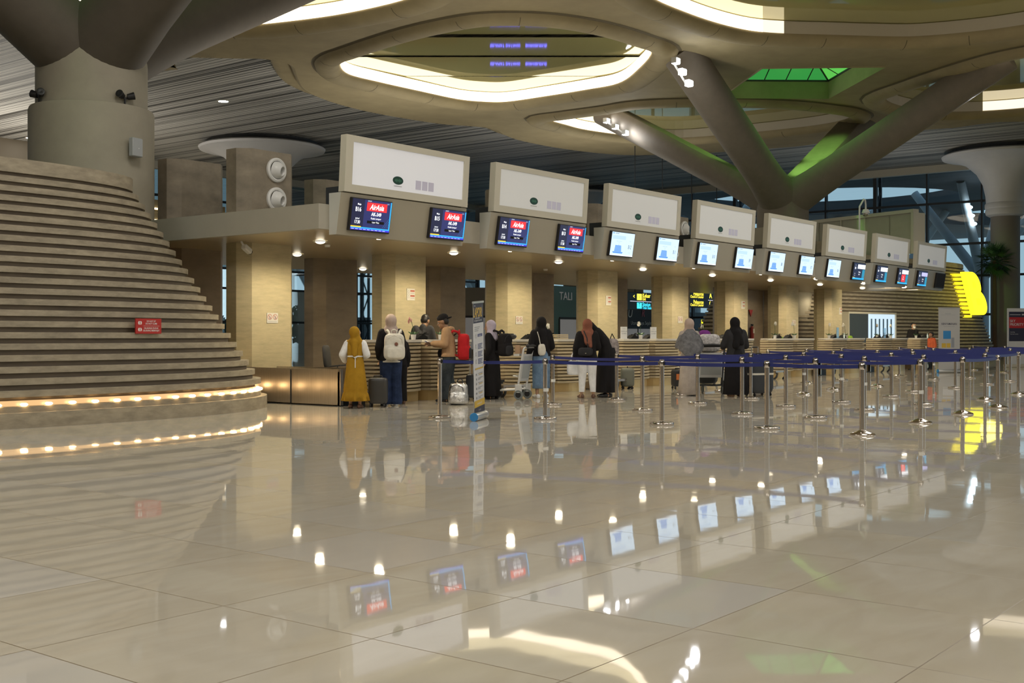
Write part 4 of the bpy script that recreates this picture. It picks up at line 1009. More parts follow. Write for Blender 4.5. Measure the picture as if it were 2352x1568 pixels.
# --- woman in the patterned shawl
L = fl(1583,908); rz = R(-42)
t, J, HM, s = person('woman in long pale dress with a grey patterned shawl beside the loaded trolley', L, rz, 1.60, arms={'elL':(-.19,.02,1.04),'wrL':(-.12,.18,.95),'elR':(.20,.02,1.03),'wrR':(.22,.22,.96)}, build=1.02)
shirt(t, J, s, K_dress, .025); dress(t, J, s, K_dress, [(0,0,1.0,.15,.12,0),(0,0,.8,.185,.155,.3),(0,0,.4,.205,.18,.7),(0,0,.03,.24,.205,1),(0,0,.02,.22,.19,1)], 9, .03); hijab(t, J, HM, s, K_beige, drop=.0)
b = MB(); RR = []
for z, rx, ry, cy in ((1.40,.085,.085,-.01),(1.33,.15,.125,-.01),(1.27,.225,.16,-.01),(1.15,.285,.20,-.01),(1.03,.315,.225,-.01),(1.0,.30,.21,-.01)):
    RR.append([(rx*math.cos(a)*s, (cy+ry*math.sin(a))*s, (z - (max(0,-math.sin(a))**3*.25 if z < 1.1 else max(0,-math.sin(a))**3*.10 if z < 1.2 else 0))*s) for a in [2*math.pi*i/40 for i in range(40)]])
b.grid(RR, K_scarf); b.build('shawl', t, smooth=80); shoes(t, J, s, M_black)

# --- woman in black beside the black suitcase
L = fl(1690,911); rz = R(-42)
t, J, HM, s = person('woman in long black skirt and grey tunic pushing the loaded trolley, seen from behind', L, rz, 1.62, head=(R(14),R(14)), arms={'elL':(-.23,.08,1.05),'wrL':(-.16,.30,1.0),'elR':(.23,.04,1.04),'wrR':(.15,.28,1.0)}, build=1.12)
shirt(t, J, s, K_dgrey, .035, hem=.72, name='tunic'); dress(t, J, s, K_blk, [(0,0,.98,.155,.13,0),(0,0,.75,.21,.185,.4),(0,0,.4,.235,.21,.8),(0,0,.06,.26,.235,1),(0,0,.05,.24,.215,1)], 9, .03, name='skirt'); hijab(t, J, HM, s, K_blk, drop=.18, w=1.15, tail=[((-.05,-.12,1.04),.07),((.08,-.1,1.1),.06)]); shoes(t, J, s, SKIN, name='sandal')

# --- far clerk with a mask, and a child
L = (48.9,16.9); rz = R(150)
t, J, HM, s = person('clerk in black with a white face mask behind the far end of the counters', L, rz, 1.80, face=True)
shirt(t, J, s, K_blk, .03, hem=.7, name='suit_jacket'); trousers(t, J, s, K_blk); shoes(t, J, s, M_black); hair(t, HM, s)
b = MB(); b.ell(HM @ Vector((0,.055,-.045)), (.062,.055,.055), K_wht, M=HM.to_3x3().to_4x4(), seg=16, rings=10); b.build('mask', t, smooth=60)
L = (44.72,14.75); rz = R(60)
t, J, HM, s = person('child with black hair and a red shirt standing between the far counters', L, rz, 1.40, face=True, skin=SKIND, head=(R(-20),0))
shirt(t, J, s, cloth('orange_red', (0.55,0.12,0.05)), .02, to=.3, name='shirt'); trousers(t, J, s, K_dden); shoes(t, J, s, M_black); hair(t, HM, s)
# ================= items on the floor
M_foil = mat('silver_foil', (0.75,0.76,0.78), 0.18, 1.0, noise=0.5, scale=14, bump=1.0)
q = fl(1053,929); backpack('crinkled silver foil backpack standing on the floor beside the roll-up banner', (q[0],q[1],0.0), R(-70), M_foil, (.34,.24,.40), strap=M_black, m2=M_foil, straps=False)

# roll-up banners
M_bn = mat('banner_white', (0.62,0.63,0.66), 0.45); M_bnavy = mat('banner_navy', (0.022,0.026,0.06), 0.45); M_byel = mat('banner_yellow', (0.60,0.40,0.05), 0.5)
M_bgrey = mat('banner_text_grey', (0.26,0.28,0.32), 0.5); M_bblue = mat('banner_text_blue', (0.06,0.08,0.22), 0.5); M_alu = mat('aluminium', (0.62,0.64,0.66), 0.35, 0.8); M_capb = mat('blue_end_cap', (0.03,0.22,0.52), 0.4)
def rollup(label, loc, rz, w_, h_, lean, draw):
    t = thing('rollup_banner', label, 'banner', (loc[0],loc[1],0), rz); M = Matrix.Translation((0,0,.1)) @ Matrix.Rotation(lean,4,'Y')
    b = MB(); b.lathe([(.055,0),(.062,.01),(.062,w_+.04),(.055,w_+.05)], M_alu, M=Matrix.Translation((-w_/2-.025,0,.062)) @ Matrix.Rotation(R(90),4,'Y'), seg=20); b.build('base_tube', t, smooth=40)
    for x in (-w_/2-.035, w_/2+.015):
        b = MB(); b.lathe([(.0,0),(.06,0),(.064,.006),(.064,.02),(.0,.02)], M_capb if x < 0 else M_alu, M=Matrix.Translation((x,0,.062)) @ Matrix.Rotation(R(90),4,'Y'), seg=20, cap=False); b.build('end_cap', t, smooth=40)
    b = MB(); b.box(-.25,.25,.10,.16,0,.012,M_alu) if False else b.tube([(w_/2-.05,.05,.01),(w_/2+.35,.10,.008)],.012,M_alu,6); b.build('foot', t)
    b = MB(); b.box(-w_/2,w_/2,-.002,.002,0,h_,M_bn,M); b.build('sheet', t)
    b = MB(); b.box(-w_/2-.01,w_/2+.01,-.012,.012,h_-.015,h_+.015,M_alu,M); b.build('top_rail', t)
    b = MB(); lay = [0]
    def rect(u0,u1,v0,v1,m): lay[0] += 1; d = .0024+.00012*lay[0]; b.box((u0-.5)*w_,(u1-.5)*w_,-d,-d+.00006,v0*h_,v1*h_,m,M)
    def txt(s_,u,v,size,m,bold=.0,sx=1.0,al='CENTER',shear=0): lay[0] += 1; d = .0024+.00012*lay[0]; b.text(s_,size,m,M @ Matrix.Translation(((u-.5)*w_,-d,v*h_)) @ Matrix.Rotation(R(90),4,'X'),al,shear,bold,sx)
    draw(rect, txt); b.build('lettering', t); return t
def lapor(rect, txt):
    rect(0,1,.815,1,M_bnavy); txt('LAPOR!',.45,.905,.20,M_byel,.02,.82); txt('Layanan aspirasi',.40,.86,.045,M_bn,.005); txt('dan pengaduan online rakyat',.46,.838,.042,M_bn,.005); rect(.10,.13,.965,.975,M_bn); rect(.17,.22,.965,.972,M_bn)
    rect(.86,.875,.88,.97,M_bgrey)
    for k in range(3): rect(.10,.62-.07*k,.775-.016*k,.781-.016*k,M_bgrey)
    rect(.40,.86,.69,.715,M_bblue); txt('lapor.go.id',.63,.702,.04,M_bn,.005)
    for g, v in enumerate((.715,.625,.555,.49)):
        rect(.20,.26,v-.035,v,M_bgrey); rect(.215,.245,v-.03,v-.008,M_bn)
        if g:
            for k in range(4): rect(.40,.86-.05*(k % 3),v-.004-.013*k,v+.002-.013*k,M_bblue)
    rect(.12,.90,.40,.412,M_byel)
    for g in range(6):
        v = .365-.042*g; rect(.20,.27,v-.018,v,M_bgrey); rect(.38,.86,v-.004,v,M_bgrey)
        if g % 2 == 0: rect(.48,.84,v-.017,v-.012,M_byel)
        rect(.38,.62,v-.017,v-.012,M_bgrey) if g % 2 else None
    rect(0,1,.065,.125,M_byel); txt('www.lapor.go.id',.5,.095,.045,M_bn,.008); rect(0,1,0,.063,M_bnavy); txt('SMS 1708',.5,.032,.035,M_bn)
q = fl(1101,964); rollup('tall narrow roll-up banner headed LAPOR! with blue base cap', q, R(26), .64, 1.66, R(-3), lapor)
def white_banner(rect, txt):
    M_g = mat('banner_pale_grey', (0.44,0.44,0.44), .5); rect(0,1,0,1,M_g); txt('MASKAPAI',.45,.905,.05,M_bgrey); rect(.12,.8,.885,.888,M_bgrey); txt('KENYAMANAN',.5,.74,.10,M_bnavy,.012,.9); txt('PERJALANAN ANDA',.5,.70,.05,M_bgrey)
    for a in range(24): 
        pass
    rect(.22,.58,.50,.63,M_capb); rect(.15,.35,.36,.43,M_byel); rect(.38,.56,.36,.43,M_byel); rect(.60,.74,.36,.52,M_bgrey); rect(.2,.7,.2,.33,M_bn)
q = fl(2180,856); rollup('grey-white roll-up banner with a blue badge in front of the far stepped plinth', q, R(-35), .86, 2.12, 0.0, white_banner)
# red priority sign at the right edge
q = fl(2338,843); t = thing('floor_sign', 'freestanding red and navy SKY PRIORITY sign at the right edge', 'sign', (q[0],q[1],0), R(-38))
b = MB(); b.box(-.5,.5,-.03,.03,.12,2.38,M_bn,bev=.01); b.build('panel', t); b = MB(); b.box(-.55,.55,-.2,.2,0,.12,M_lgrey,bev=.02); b.build('base', t)
M_rd = mat('sign_red', (0.45,0.02,0.03), .4)
b = MB(); b.box(-.44,.44,-.033,-.031,1.05,2.24,M_bnavy); b.box(-.44,.44,-.0345,-.0335,1.58,2.02,M_rd)
T = lambda x, z: Matrix.Translation((x,-.036,z)) @ Matrix.Rotation(R(90),4,'X')
b.text('SKY',.15,M_bn,T(-.40,1.86),'LEFT',0,.012); b.text('PRIORITY',.15,M_bn,T(-.40,1.72),'LEFT',0,.012); b.text('boarding',.06,M_bn,T(-.38,1.42),'LEFT'); b.text('fast lane access',.06,M_bn,T(-.38,1.34),'LEFT'); b.box(-.4,.1,-.0345,-.0335,2.11,2.13,M_bn); b.box(.16,.34,-.0345,-.0335,2.10,2.15,M_bn); b.build('lettering', t)

# baggage trolleys
M_trl = mat('trolley_white', (0.60,0.61,0.61), 0.35, 0.2); M_tire = mat('tyre_grey', (0.16,0.18,0.18), 0.7)
def trolley(label, loc, rz, dark):
    """local +Y is the nose; handle end at -Y"""
    t = thing('baggage_trolley', label, 'trolley', (loc[0],loc[1],0), rz, 'baggage trolleys'); fm = M_dark if dark else M_trl
    def wheel(x, y, r):
        w = MB(); w.lathe([(r*.62,-.022),(r*.95,-.022),(r,-.012),(r,.012),(r*.95,.022),(r*.62,.022)], M_tire, M=Matrix.Translation((x,y,r)) @ Matrix.Rotation(R(90),4,'Y'), seg=24, cap=False)
        w.lathe([(0,-.015),(r*.62,-.018),(r*.62,.018),(0,.015)], M_black, M=Matrix.Translation((x,y,r)) @ Matrix.Rotation(R(90),4,'Y'), seg=20, cap=False); w.build('wheel', t, smooth=40)
    for sg in (-1,1): wheel(sg*.27,-.02,.095)
    wheel(0,.72,.085)
    for sg in (-1,1):
        b = MB(); b.box(sg*.27-.02,sg*.27+.02,-.09,.05,.13,.30,fm,bev=.01); b.build('fork', t)
        b = MB(); b.tube([(sg*.25,.0,.22),(sg*.27,-.06,.60),(sg*.28,-.13,1.0)],.022,fm,8); b.build('upright', t, smooth=60)
    b = MB(); b.tube([(-.28,-.12,.98),(-.28,-.15,1.02),(-.20,-.17,1.03),(.20,-.17,1.03),(.28,-.15,1.02),(.28,-.12,.98)],.016,fm,8); b.build('handle_frame', t, smooth=60)
    b = MB(); b.tube([(-.24,-.20,1.055),(.0,-.22,1.065),(.24,-.20,1.055)],[.022,.028,.022],M_black,8); b.ell((-.22,-.20,1.06),(.06,.035,.04),M_black); b.build('brake_bar', t, smooth=60)
    Mp = Matrix.Translation((0,-.04,.36)) @ Matrix.Rotation(R(9),4,'X')
    b = MB(); b.box(-.245,.245,-.012,.012,.0,.54,M_trl,Mp,bev=.008); b.build('advert_panel', t)
    b = MB(); b.box(-.22,.22,-.016,-.013,.06,.50,mat('panel_grey',(0.36,0.38,0.38),.4),Mp); b.build('panel_insert', t)
    b = MB(); b.tube([(-.25,.0,.20),(-.18,.45,.17),(-.09,.84,.16)],.02,fm,8); b.tube([(.25,.0,.20),(.18,.45,.17),(.09,.84,.16)],.02,fm,8); b.tube([(-.09,.84,.16),(0,.87,.16),(.09,.84,.16)],.02,fm,8)
    b.box(-.23,.23,.02,.06,.185,.205,fm); b.box(-.15,.15,.42,.46,.165,.185,fm); b.box(-.1,.1,.78,.82,.155,.175,fm); b.build('deck_frame', t, smooth=60)
    for k in range(3):
        b = MB(); x = -.10+.10*k; b.tube([(x,.03,.205),(x*.6,.80,.18)],.012,fm,6); b.build('deck_bar', t, smooth=60)
    b = MB(); b.tube([(-.24,.0,.45),(-.24,.10,.47),(.24,.10,.47),(.24,0,.45)],.012,fm,6); b.box(-.22,.22,-.02,.10,.86,.90,fm); b.build('hand_basket', t, smooth=60)
    return t
q = fl(1199,916); tl = (q[0],q[1]); trolley('white baggage trolley with cardboard boxes in its basket, nose pointing behind the banner', tl, R(18), False)
M_card = mat('cardboard', (0.42,0.27,0.16), .8, noise=.1)
for k, (dx, dy, z, sx, sy, sz, lb) in enumerate(((-.08,.06,.905,.13,.10,.17,'small cardboard carton in the white trolley basket, tilted one'),(.10,.05,.905,.11,.09,.13,'small cardboard carton in the white trolley basket, upright one'))):
    p = at_person(tl, R(18), dx, dy); b = MB(); b.box(-sx/2,sx/2,-sy/2,sy/2,0,sz,M_card,bev=.004); b.box(-.015,.015,-sy/2-.001,sy/2+.001,-.0005,sz+.001,mat('packing_tape',(0.5,0.38,0.25),.4)); o = b.build('carton', loc=(p[0],p[1],z), rz=R(30+20*k)); tag(o, lb, 'box')
q = fl(1631,905); tl2 = (q[0],q[1]); trolley('dark baggage trolley loaded with a wrapped bundle beside the shawled woman', tl2, R(-48), True)
M_wrap = mat('wrapped_bundle', (0.50,0.48,0.48), .5, noise=.5, scale=22, bump=.6)
p = at_person(tl2, R(-48), 0, .10); b = MB(); b.ell((0,0,.20),(.24,.14,.20),M_wrap,e=.5,e2=.6,seg=28,rings=16); o = b.build('wrapped_bundle', loc=(p[0],p[1],.90), rz=R(-40), smooth=70); tag(o, 'speckled white wrapped bundle on top of the dark trolley', 'bundle')
p = at_person(tl2, R(-48), -.05, .30); b = MB(); b.ell((0,0,.13),(.16,.12,.14),cloth('purple',(0.18,0.04,0.22)),e=.8); o = b.build('purple_bag', loc=(p[0],p[1],1.12), smooth=70); tag(o, 'purple soft bag on the dark trolley beside the shawled woman', 'bag')
p = at_person(tl2, R(-48), 0, .42); t = thing('suitcase', 'dark suitcase lying on the deck of the dark trolley', 'suitcase', (p[0],p[1],.215), R(-48)); b = MB(); b.ell((0,0,.33),(.21,.26,.33),M_dark,e=.3,e2=.4,seg=28,rings=16); b.build('shell', t, smooth=60); b = MB(); b.tube([(-.08,-.2,.64),(-.08,-.2,.70),(.08,-.2,.70),(.08,-.2,.64)],.012,M_black,6); b.build('handle', t)

# suitcases on the floor
def suitcase(label, loc, rz, m, w_=.46, d_=.28, h_=.62, wheels=True, strap=None, pull=.25, ribs=True):
    t = thing('suitcase', label, 'suitcase', (loc[0],loc[1],0), rz); z0 = .06 if wheels else .0
    b = MB(); b.ell((0,0,z0+h_/2),(w_/2,d_/2,h_/2),m,e=.28,e2=.38,seg=32,rings=20); b.build('shell', t, smooth=60)
    if wheels:
        for x in (-1,1):
            for y in (-1,1):
                w = MB(); w.lathe([(0,-.014),(.03,-.014),(.032,0),(.03,.014),(0,.014)],M_black,M=Matrix.Translation((x*w_*.36,y*d_*.33,.032)) @ Matrix.Rotation(R(90),4,'Y'),seg=14,cap=False); w.cyl((x*w_*.36,y*d_*.33,.05),(x*w_*.36,y*d_*.33,.09),.018,.018,M_black,8); w.build('wheel', t)
    if pull:
        b = MB(); b.tube([(-.09,d_*.3,z0+h_-.04),(-.09,d_*.3,z0+h_+pull),(.09,d_*.3,z0+h_+pull),(.09,d_*.3,z0+h_-.04)],.010,M_alu,6); b.ell((0,d_*.3,z0+h_+pull),(.10,.016,.018),M_black,seg=12,rings=6); b.build('pull_handle', t)
    b = MB(); b.tube([(-.08,0,z0+h_-.01),(-.07,0,z0+h_+.03),(.07,0,z0+h_+.03),(.08,0,z0+h_-.01)],.012,M_black,6); b.build('carry_handle', t, smooth=60)
    if strap:
        b = MB(); rg = lambda z: [((w_/2+.004)*math.copysign(abs(math.cos(a))**.38,math.cos(a)),(d_/2+.004)*math.copysign(abs(math.sin(a))**.38,math.sin(a)),z) for a in [2*math.pi*i/40 for i in range(40)]]
        b.grid([rg(z0+h_*.48), rg(z0+h_*.53)], strap); b.build('luggage_strap', t)
    return t
suitcase('big black suitcase with a cream strap beside the woman in the long black skirt', fl(1742,909), R(-20), M_dark, .62, .36, .80, strap=K_crm, pull=.16)
suitcase('grey-green suitcase on the floor in front of the third counter pair', fl(1441,893), R(35), mat('grey_green_shell',(0.13,0.14,0.115),.5), .50, .32, .44, wheels=True, pull=0)
suitcase('black suitcase lying behind the silver backpack', (17.62,14.62), R(20), M_dark, .52, .26, .46, pull=.22)
suitcase('dark grey cabin suitcase between the girl in mustard and the counter', (15.0,15.02+.0), R(5), mat('dark_grey_shell',(0.05,0.05,0.055),.35), .36, .24, .50, pull=0) if False else None
suitcase('dark grey cabin suitcase standing beside the first counter, next to the girl in mustard', (14.93,14.62), R(-55), mat('dark_grey_shell',(0.045,0.043,0.04),.35), .34, .22, .46, pull=.0)
t = suitcase('black bag with an orange patch leaning by the shawled woman', fl(1557,893), R(-30), M_black, .30, .2, .40, pull=.0)
b = MB(); b.box(-.10,.10,-.112,-.10,.22,.36,mat('orange_patch',(0.5,0.14,0.03),.6)); b.build('patch', t)

# ================= things on the counters
M_scan = mat('scanner_black', (0.012,0.012,0.013), .75, spec=0.1); M_pot = mat('white_pot', (0.7,0.69,0.66), .4); M_leaf = mat('leaf_green', (0.03,0.09,0.025), .6); M_petal = mat('white_petal', (0.75,0.73,0.68), .6); M_petp = mat('pink_petal', (0.65,0.30,0.30), .6); M_pety = mat('yellow_petal', (0.66,0.56,0.12), .6)
def scanner(x, y, label):
    t = thing('desk_scanner', label, 'scanner', (x,y,1.185), R(-8), 'black document scanners on the counters')
    b = MB(); b.prism([(-.15,0),(.15,0),(.16,.05),(.06,.10),(.02,.10)], .16, M_scan); b.build('housing', t)
    b = MB(); b.box(.05,.20,.02,.14,.10,.115,M_scan); b.tube([(.10,.08,.09),(.14,.08,.13),(.19,.08,.135)],.014,M_scan,6); b.build('reader_arm', t)
def orchid(x, y, label, pm, h=.34, z=1.185):
    t = thing('potted_orchid', label, 'flower pot', (x,y,z), random.uniform(0,6), 'potted flowers on the counters')
    b = MB(); b.lathe([(.0,0),(.04,0),(.055,.10),(.05,.10),(.045,.085),(0,.085)], M_pot, seg=20, cap=False); b.build('pot', t, smooth=40)
    b = MB(); b.tube([(0,0,.08),(.01,0,h*.6),(.04,.01,h*.92),(.09,.02,h)],.005,M_leaf,6); b.build('stem', t)
    for a in range(4):
        b = MB(); an = a*1.6; b.ell((.05*math.cos(an),.05*math.sin(an),.12),(.07,.02,.012),M_leaf,M=Matrix.Rotation(an,4,'Z') @ Matrix.Rotation(R(-30),4,'Y')); b.build('leaf', t, smooth=60)
    for k, (fx, fz) in enumerate(((.085,h),(.05,h-.03),(.10,h-.05))):
        b = MB()
        for a in range(5):
            an = a*2*math.pi/5; b.ell((fx+.0,-.01+.022*math.cos(an),fz+.022*math.sin(an)),(.008,.022,.020),pm,seg=8,rings=6)
        b.build('blossom', t, smooth=60)
def stand_sign(x, y, label, lines, w_=.21, h_=.30):
    t = thing('counter_sign', label, 'sign', (x,y,1.185), R(-18)); b = MB(); b.box(-w_/2,w_/2,-.006,.006,0,h_,M_white,bev=.003); b.build('plate', t); b = MB(); b.box(-w_/2-.01,w_/2+.01,-.05,.05,0,.008,M_white); b.build('foot', t)
    b = MB()
    for k, l in enumerate(lines): b.text(l, .042, M_bgrey, Matrix.Translation((0,-.0075,h_*.62-.055*k)) @ Matrix.Rotation(R(90),4,'X'), 'CENTER', 0, .01)
    b.box(-.05,.05,-.0075,-.007,h_*.82,h_*.84,M_bgrey); b.build('lettering', t)
for n in range(8):
    for sd in (0,1):
        x = XC[n]+(0.0 if sd == 0 else 1.48)
        if (n, sd) in ((0,0),): continue
        scanner(x+(.95 if sd == 0 else .25)+.1*(n % 3), 15.72, f'black document scanner on the {"left" if sd == 0 else "right"} counter of the {ORD[n]} pair')
orchid(16.80,15.5,'pink orchid in a pot on the left counter of the first pair',M_petp,.40); orchid(17.62,15.52,'white orchid with dark leaves in front of the suited clerk',M_petal,.34); orchid(21.0,15.62,'yellow flowers in a pot on the right counter of the second pair',M_pety,.24)
orchid(21.45,15.7,'white-potted orchid behind the woman in white trousers',M_petal,.32); orchid(25.55,15.75,'white orchid between the two standing cards',M_petal,.40); orchid(28.9,15.75,'white orchid behind the shawled woman',M_petal,.36)
for n, dx in ((4,.9),(4,2.3),(5,.8),(5,2.2),(6,.9),(6,2.3),(7,.8)): orchid(XC[n]+dx,15.78,f'white orchid on the {"left" if dx < 1.2 else "right"} counter of the {ORD[n]} pair',M_petal,.48)
stand_sign(24.55,15.62,'white standing card on the left counter of the third pair',('CHECK-IN','CLOSED')); stand_sign(25.95,15.62,'white standing card on the right counter of the third pair',('CHECK-IN','CLOSED'))
b = MB(); b.ell((0,0,.06),(.13,.11,.07),M_black); b.ell((-.13,-.02,.02),(.10,.08,.012),M_black); o = b.build('cap_hat', loc=(19.95,15.55,1.185), smooth=60); tag(o, 'black cap lying on the counter beside the woman in the denim skirt', 'cap')
t = thing('paper_stack','stack of pale paper trays on the right counter of the second pair','trays',(21.9,15.7,1.185)); 
for k in range(3):
    b = MB(); b.box(-.22,.22,-.12,.12,.0+.04*k,.03+.04*k,M_slab); b.build('tray', t)
for n in (5,6,7):
    b = MB(); b.lathe([(0,0),(.03,0),(.03,.10),(.012,.13),(.012,.17),(0,.17)], mat('clear_bottle',(0.55,0.65,0.68),.1), seg=14, cap=False); b.box(-.03,.012,-.008,.008,.165,.18,M_white); o = b.build('sanitizer_bottle', loc=(XC[n]+1.9,15.7,1.185), smooth=40); tag(o, f'clear pump bottle on the {ORD[n]} counter pair', 'bottle', 'pump bottles on the far counters')
for n, dx in ((5,1.1),(6,1.2)):
    t = thing('acrylic_stand', f'clear blue-edged acrylic holder on the {ORD[n]} counter pair', 'holder', (XC[n]+dx,15.6,1.185)); b = MB(); b.box(-.09,.09,-.01,.01,.01,.36,M_acryl); b.build('plate', t); b = MB(); b.box(-.10,.10,-.05,.05,0,.01,M_acryl); b.build('foot', t)
# chairs behind the counters
M_lime = mat('lime_fabric', (0.23,0.42,0.03), .7); M_mesh = mat('chair_black', (0.018,0.018,0.02), .6)
def office_chair(label, x, y, rz, m, h=1.0, group=None):
    t = thing('office_chair', label, 'chair', (x,y,0), rz, group)
    b = MB(); b.ell((0,0,.50),(.25,.25,.05),M_mesh,e=.6,e2=.6); b.build('seat', t, smooth=60)
    b = MB(); b.ell((0,-.24,h-.22),(.22,.04,.24),m,e=.5,e2=.7,M=Matrix.Rotation(R(6),4,'X')); b.build('backrest', t, smooth=60)
    b = MB(); b.cyl((0,0,.10),(0,0,.48),.03,.025,M_alu,10); b.build('post', t)
    for k in range(5):
        a = k*2*math.pi/5; b = MB(); b.tube([(0,0,.12),(.27*math.cos(a),.27*math.sin(a),.07)],[.025,.018],M_mesh,6); b.ell((.27*math.cos(a),.27*math.sin(a),.033),(.03,.03,.033),M_black,seg=10,rings=6); b.build('leg', t)
    for sg in (-1,1):
        b = MB(); b.tube([(sg*.24,-.1,.50),(sg*.28,-.1,.66),(sg*.28,.12,.68)],.016,M_mesh,6); b.build('armrest', t)
    b = MB(); b.tube([(0,-.1,.47),(0,-.25,.52),(0,-.27,h-.25)],.02,M_mesh,6); b.build('back_stem', t)
office_chair('black office chair behind the steel conveyor at the near end', 16.25, 17.0, R(-150), M_mesh, 1.06)
office_chair('lime green chair back left of the sixth counter pair', 36.55, 16.85, R(170), M_lime, 1.22, 'lime green chairs'); office_chair('lime green chair back left of the seventh counter pair', 40.7, 16.8, R(190), M_lime, 1.22, 'lime green chairs'); office_chair('lime green chair back behind the seventh counter pair', 43.3, 17.1, R(180), M_lime, 1.26, 'lime green chairs')
# grey x-ray style hoods beside the far counters
for n in (4,5,6,7):
    t = thing('desk_monitor', f'dark grey monitor hood beside the {ORD[n]} counter pair', 'monitor', (XC[n]-.55,16.2,.60)); b = MB(); b.ell((0,0,.38),(.33,.10,.17),M_dark,e=.4); b.build('hood', t, smooth=60); b = MB(); b.box(-.04,.04,-.03,.03,.0,.25,M_dark); b.box(-.15,.15,-.1,.1,.0,.02,M_dark); b.build('foot', t)
    b = MB(); b.box(-.06,.06,-.108,-.10,.27,.31,M_white); b.build('sticker', t)

# ================= small signs on the columns
M_sw = mat('sign_white', (0.62,0.60,0.55), .5); M_sr = mat('sign_red_print', (0.42,0.10,0.06), .5); M_sgr = mat('sign_red_plate', (0.42,0.025,0.02), .4)
def ringp(b, cx, cz, r, w_, y, m, M=None, seg=24):
    f_ = lambda rr: [(cx+rr*math.cos(2*math.pi*i/seg), y, cz+rr*math.sin(2*math.pi*i/seg)) for i in range(seg)]
    A, Bq = f_(r), f_(r-w_)
    if M: A = [M @ Vector(p) for p in A]; Bq = [M @ Vector(p) for p in Bq]
    b.grid([A, Bq], m)
def ban(x, z, label):
    t = thing('wall_sign', label, 'sign', (x,17.9,z), 0, 'white prohibition signs on the columns'); b = MB(); b.box(-.14,.14,-.012,0,-.10,.10,M_sw); b.build('plate', t); b = MB()
    for cx in (-.068,.068):
        ringp(b,cx,.02,.056,.010,-.0125,M_sr); T = Matrix.Translation((cx,-.0128,.02)) @ Matrix.Rotation(R(45),4,'Y'); b.box(-.05,.05,0,.0002,-.005,.005,M_sr,T); b.ell((cx,-.0124,.035),(.012,.0005,.012),M_bgrey,seg=8,rings=4); b.box(cx-.012,cx+.014,-.0126,-.0122,-.02,.022,M_bgrey)
    b.box(-.11,.11,-.0125,-.012,-.075,-.068,M_bgrey); b.build('lettering', t)
def bars(x, z, label):
    t = thing('wall_sign', label, 'sign', (x,17.9,z), 0, 'white signs with red bars on the columns'); b = MB(); b.box(-.13,.13,-.012,0,-.13,.13,M_sw); b.build('plate', t); b = MB()
    for zz in (.06,-.05): b.box(-.02,.12,-.0125,-.012,zz,zz+.035,M_sr)
    for k, zz in enumerate((.06,0,-.06)): ringp(b,-.075,zz,.026,.006,-.0125,M_bgrey)
    b.box(-.02,.11,-.0125,-.012,.02,.03,M_bgrey); b.box(-.02,.11,-.0125,-.012,-.085,-.075,M_bgrey); b.build('lettering', t)
def colpos(px, py): return atY(px, py, 17.9)
for px, py, k in ((625,730,0),(1192,735,0),(1562,734,0),(1823,741,0)):
    x, z = colpos(px, py); ban(x, z, f'white sign with two red prohibition circles on the {["first","third","fifth","seventh"][[625,1192,1562,1823].index(px)]} pale column')
for px, py in ((943,676),(1397,690),(1706,700),(1930,714)):
    x, z = colpos(px, py); bars(x, z, f'white sign with red bars on the {["second","fourth","sixth","eighth"][[943,1397,1706,1930].index(px)]} pale column')
# red notice on the near plinth
x, z = atY(339,750,15.66); t = thing('notice_plate','red DO NOT SIT notice on the steps of the near stone plinth','sign',(x,15.66,z-.11),R(3)); b = MB(); b.box(-.24,.24,-.03,0,0,.235,M_sgr,bev=.004); b.build('plate', t); b = MB()
for zz in (.065,.168):
    b.ell((-.165,-.0305,zz),(.036,.0006,.036),M_white,seg=20,rings=4); b.box(-.172,-.158,-.0318,-.0312,zz-.022,zz+.022,M_sgr)
T = lambda z_: Matrix.Translation((.045,-.032,z_)) @ Matrix.Rotation(R(90),4,'X')
for z_, s_ in ((.192,'DO NOT SIT'),(.155,'DO NOT CLIMB'),(.085,'DILARANG DUDUK'),(.048,'DILARANG MEMANJAT')): b.text(s_, .036, M_white, T(z_), 'CENTER', 0, .01, .85)
b.box(-.10,.20,-.0312,-.0306,.118,.121,M_white); b.build('lettering', t)

# ================= fittings on the near tree column
Tc = Vector((13.35,21.0))
def on_collar(px, r):
    t_ = (px-1176)/FOC; d = Vector((SN*t_+CS, SN-CS*t_)); d.normalize(); bq = -2*d.dot(Tc); cq = Tc.length_squared-r*r; D = max(0, bq*bq-4*cq); k = (-bq-math.sqrt(D))/2; p = d*k; return p, (p-Tc).normalized()
p, n_ = on_collar(300, 1.19); ang = math.atan2(n_.y, n_.x)+R(90); dd = CS*p.x+SN*p.y; z = EYE+(HORIZ-340)*dd/FOC
t = thing('wall_speaker','grey box loudspeaker on the near tree column, high above the plinth','loudspeaker',(p.x,p.y,z),ang+R(6)); b = MB(); b.box(-.13,.13,-.20,-.08,-.18,.18,mat('speaker_grey',(0.40,0.42,0.44),.5),bev=.015); b.build('cabinet', t); b = MB(); b.box(-.03,.03,-.09,.02,-.05,.05,M_dark); b.build('bracket', t); b = MB(); b.ell((.02,-.202,-.02),(.012,.003,.012),M_white,seg=8,rings=5); b.build('badge', t)
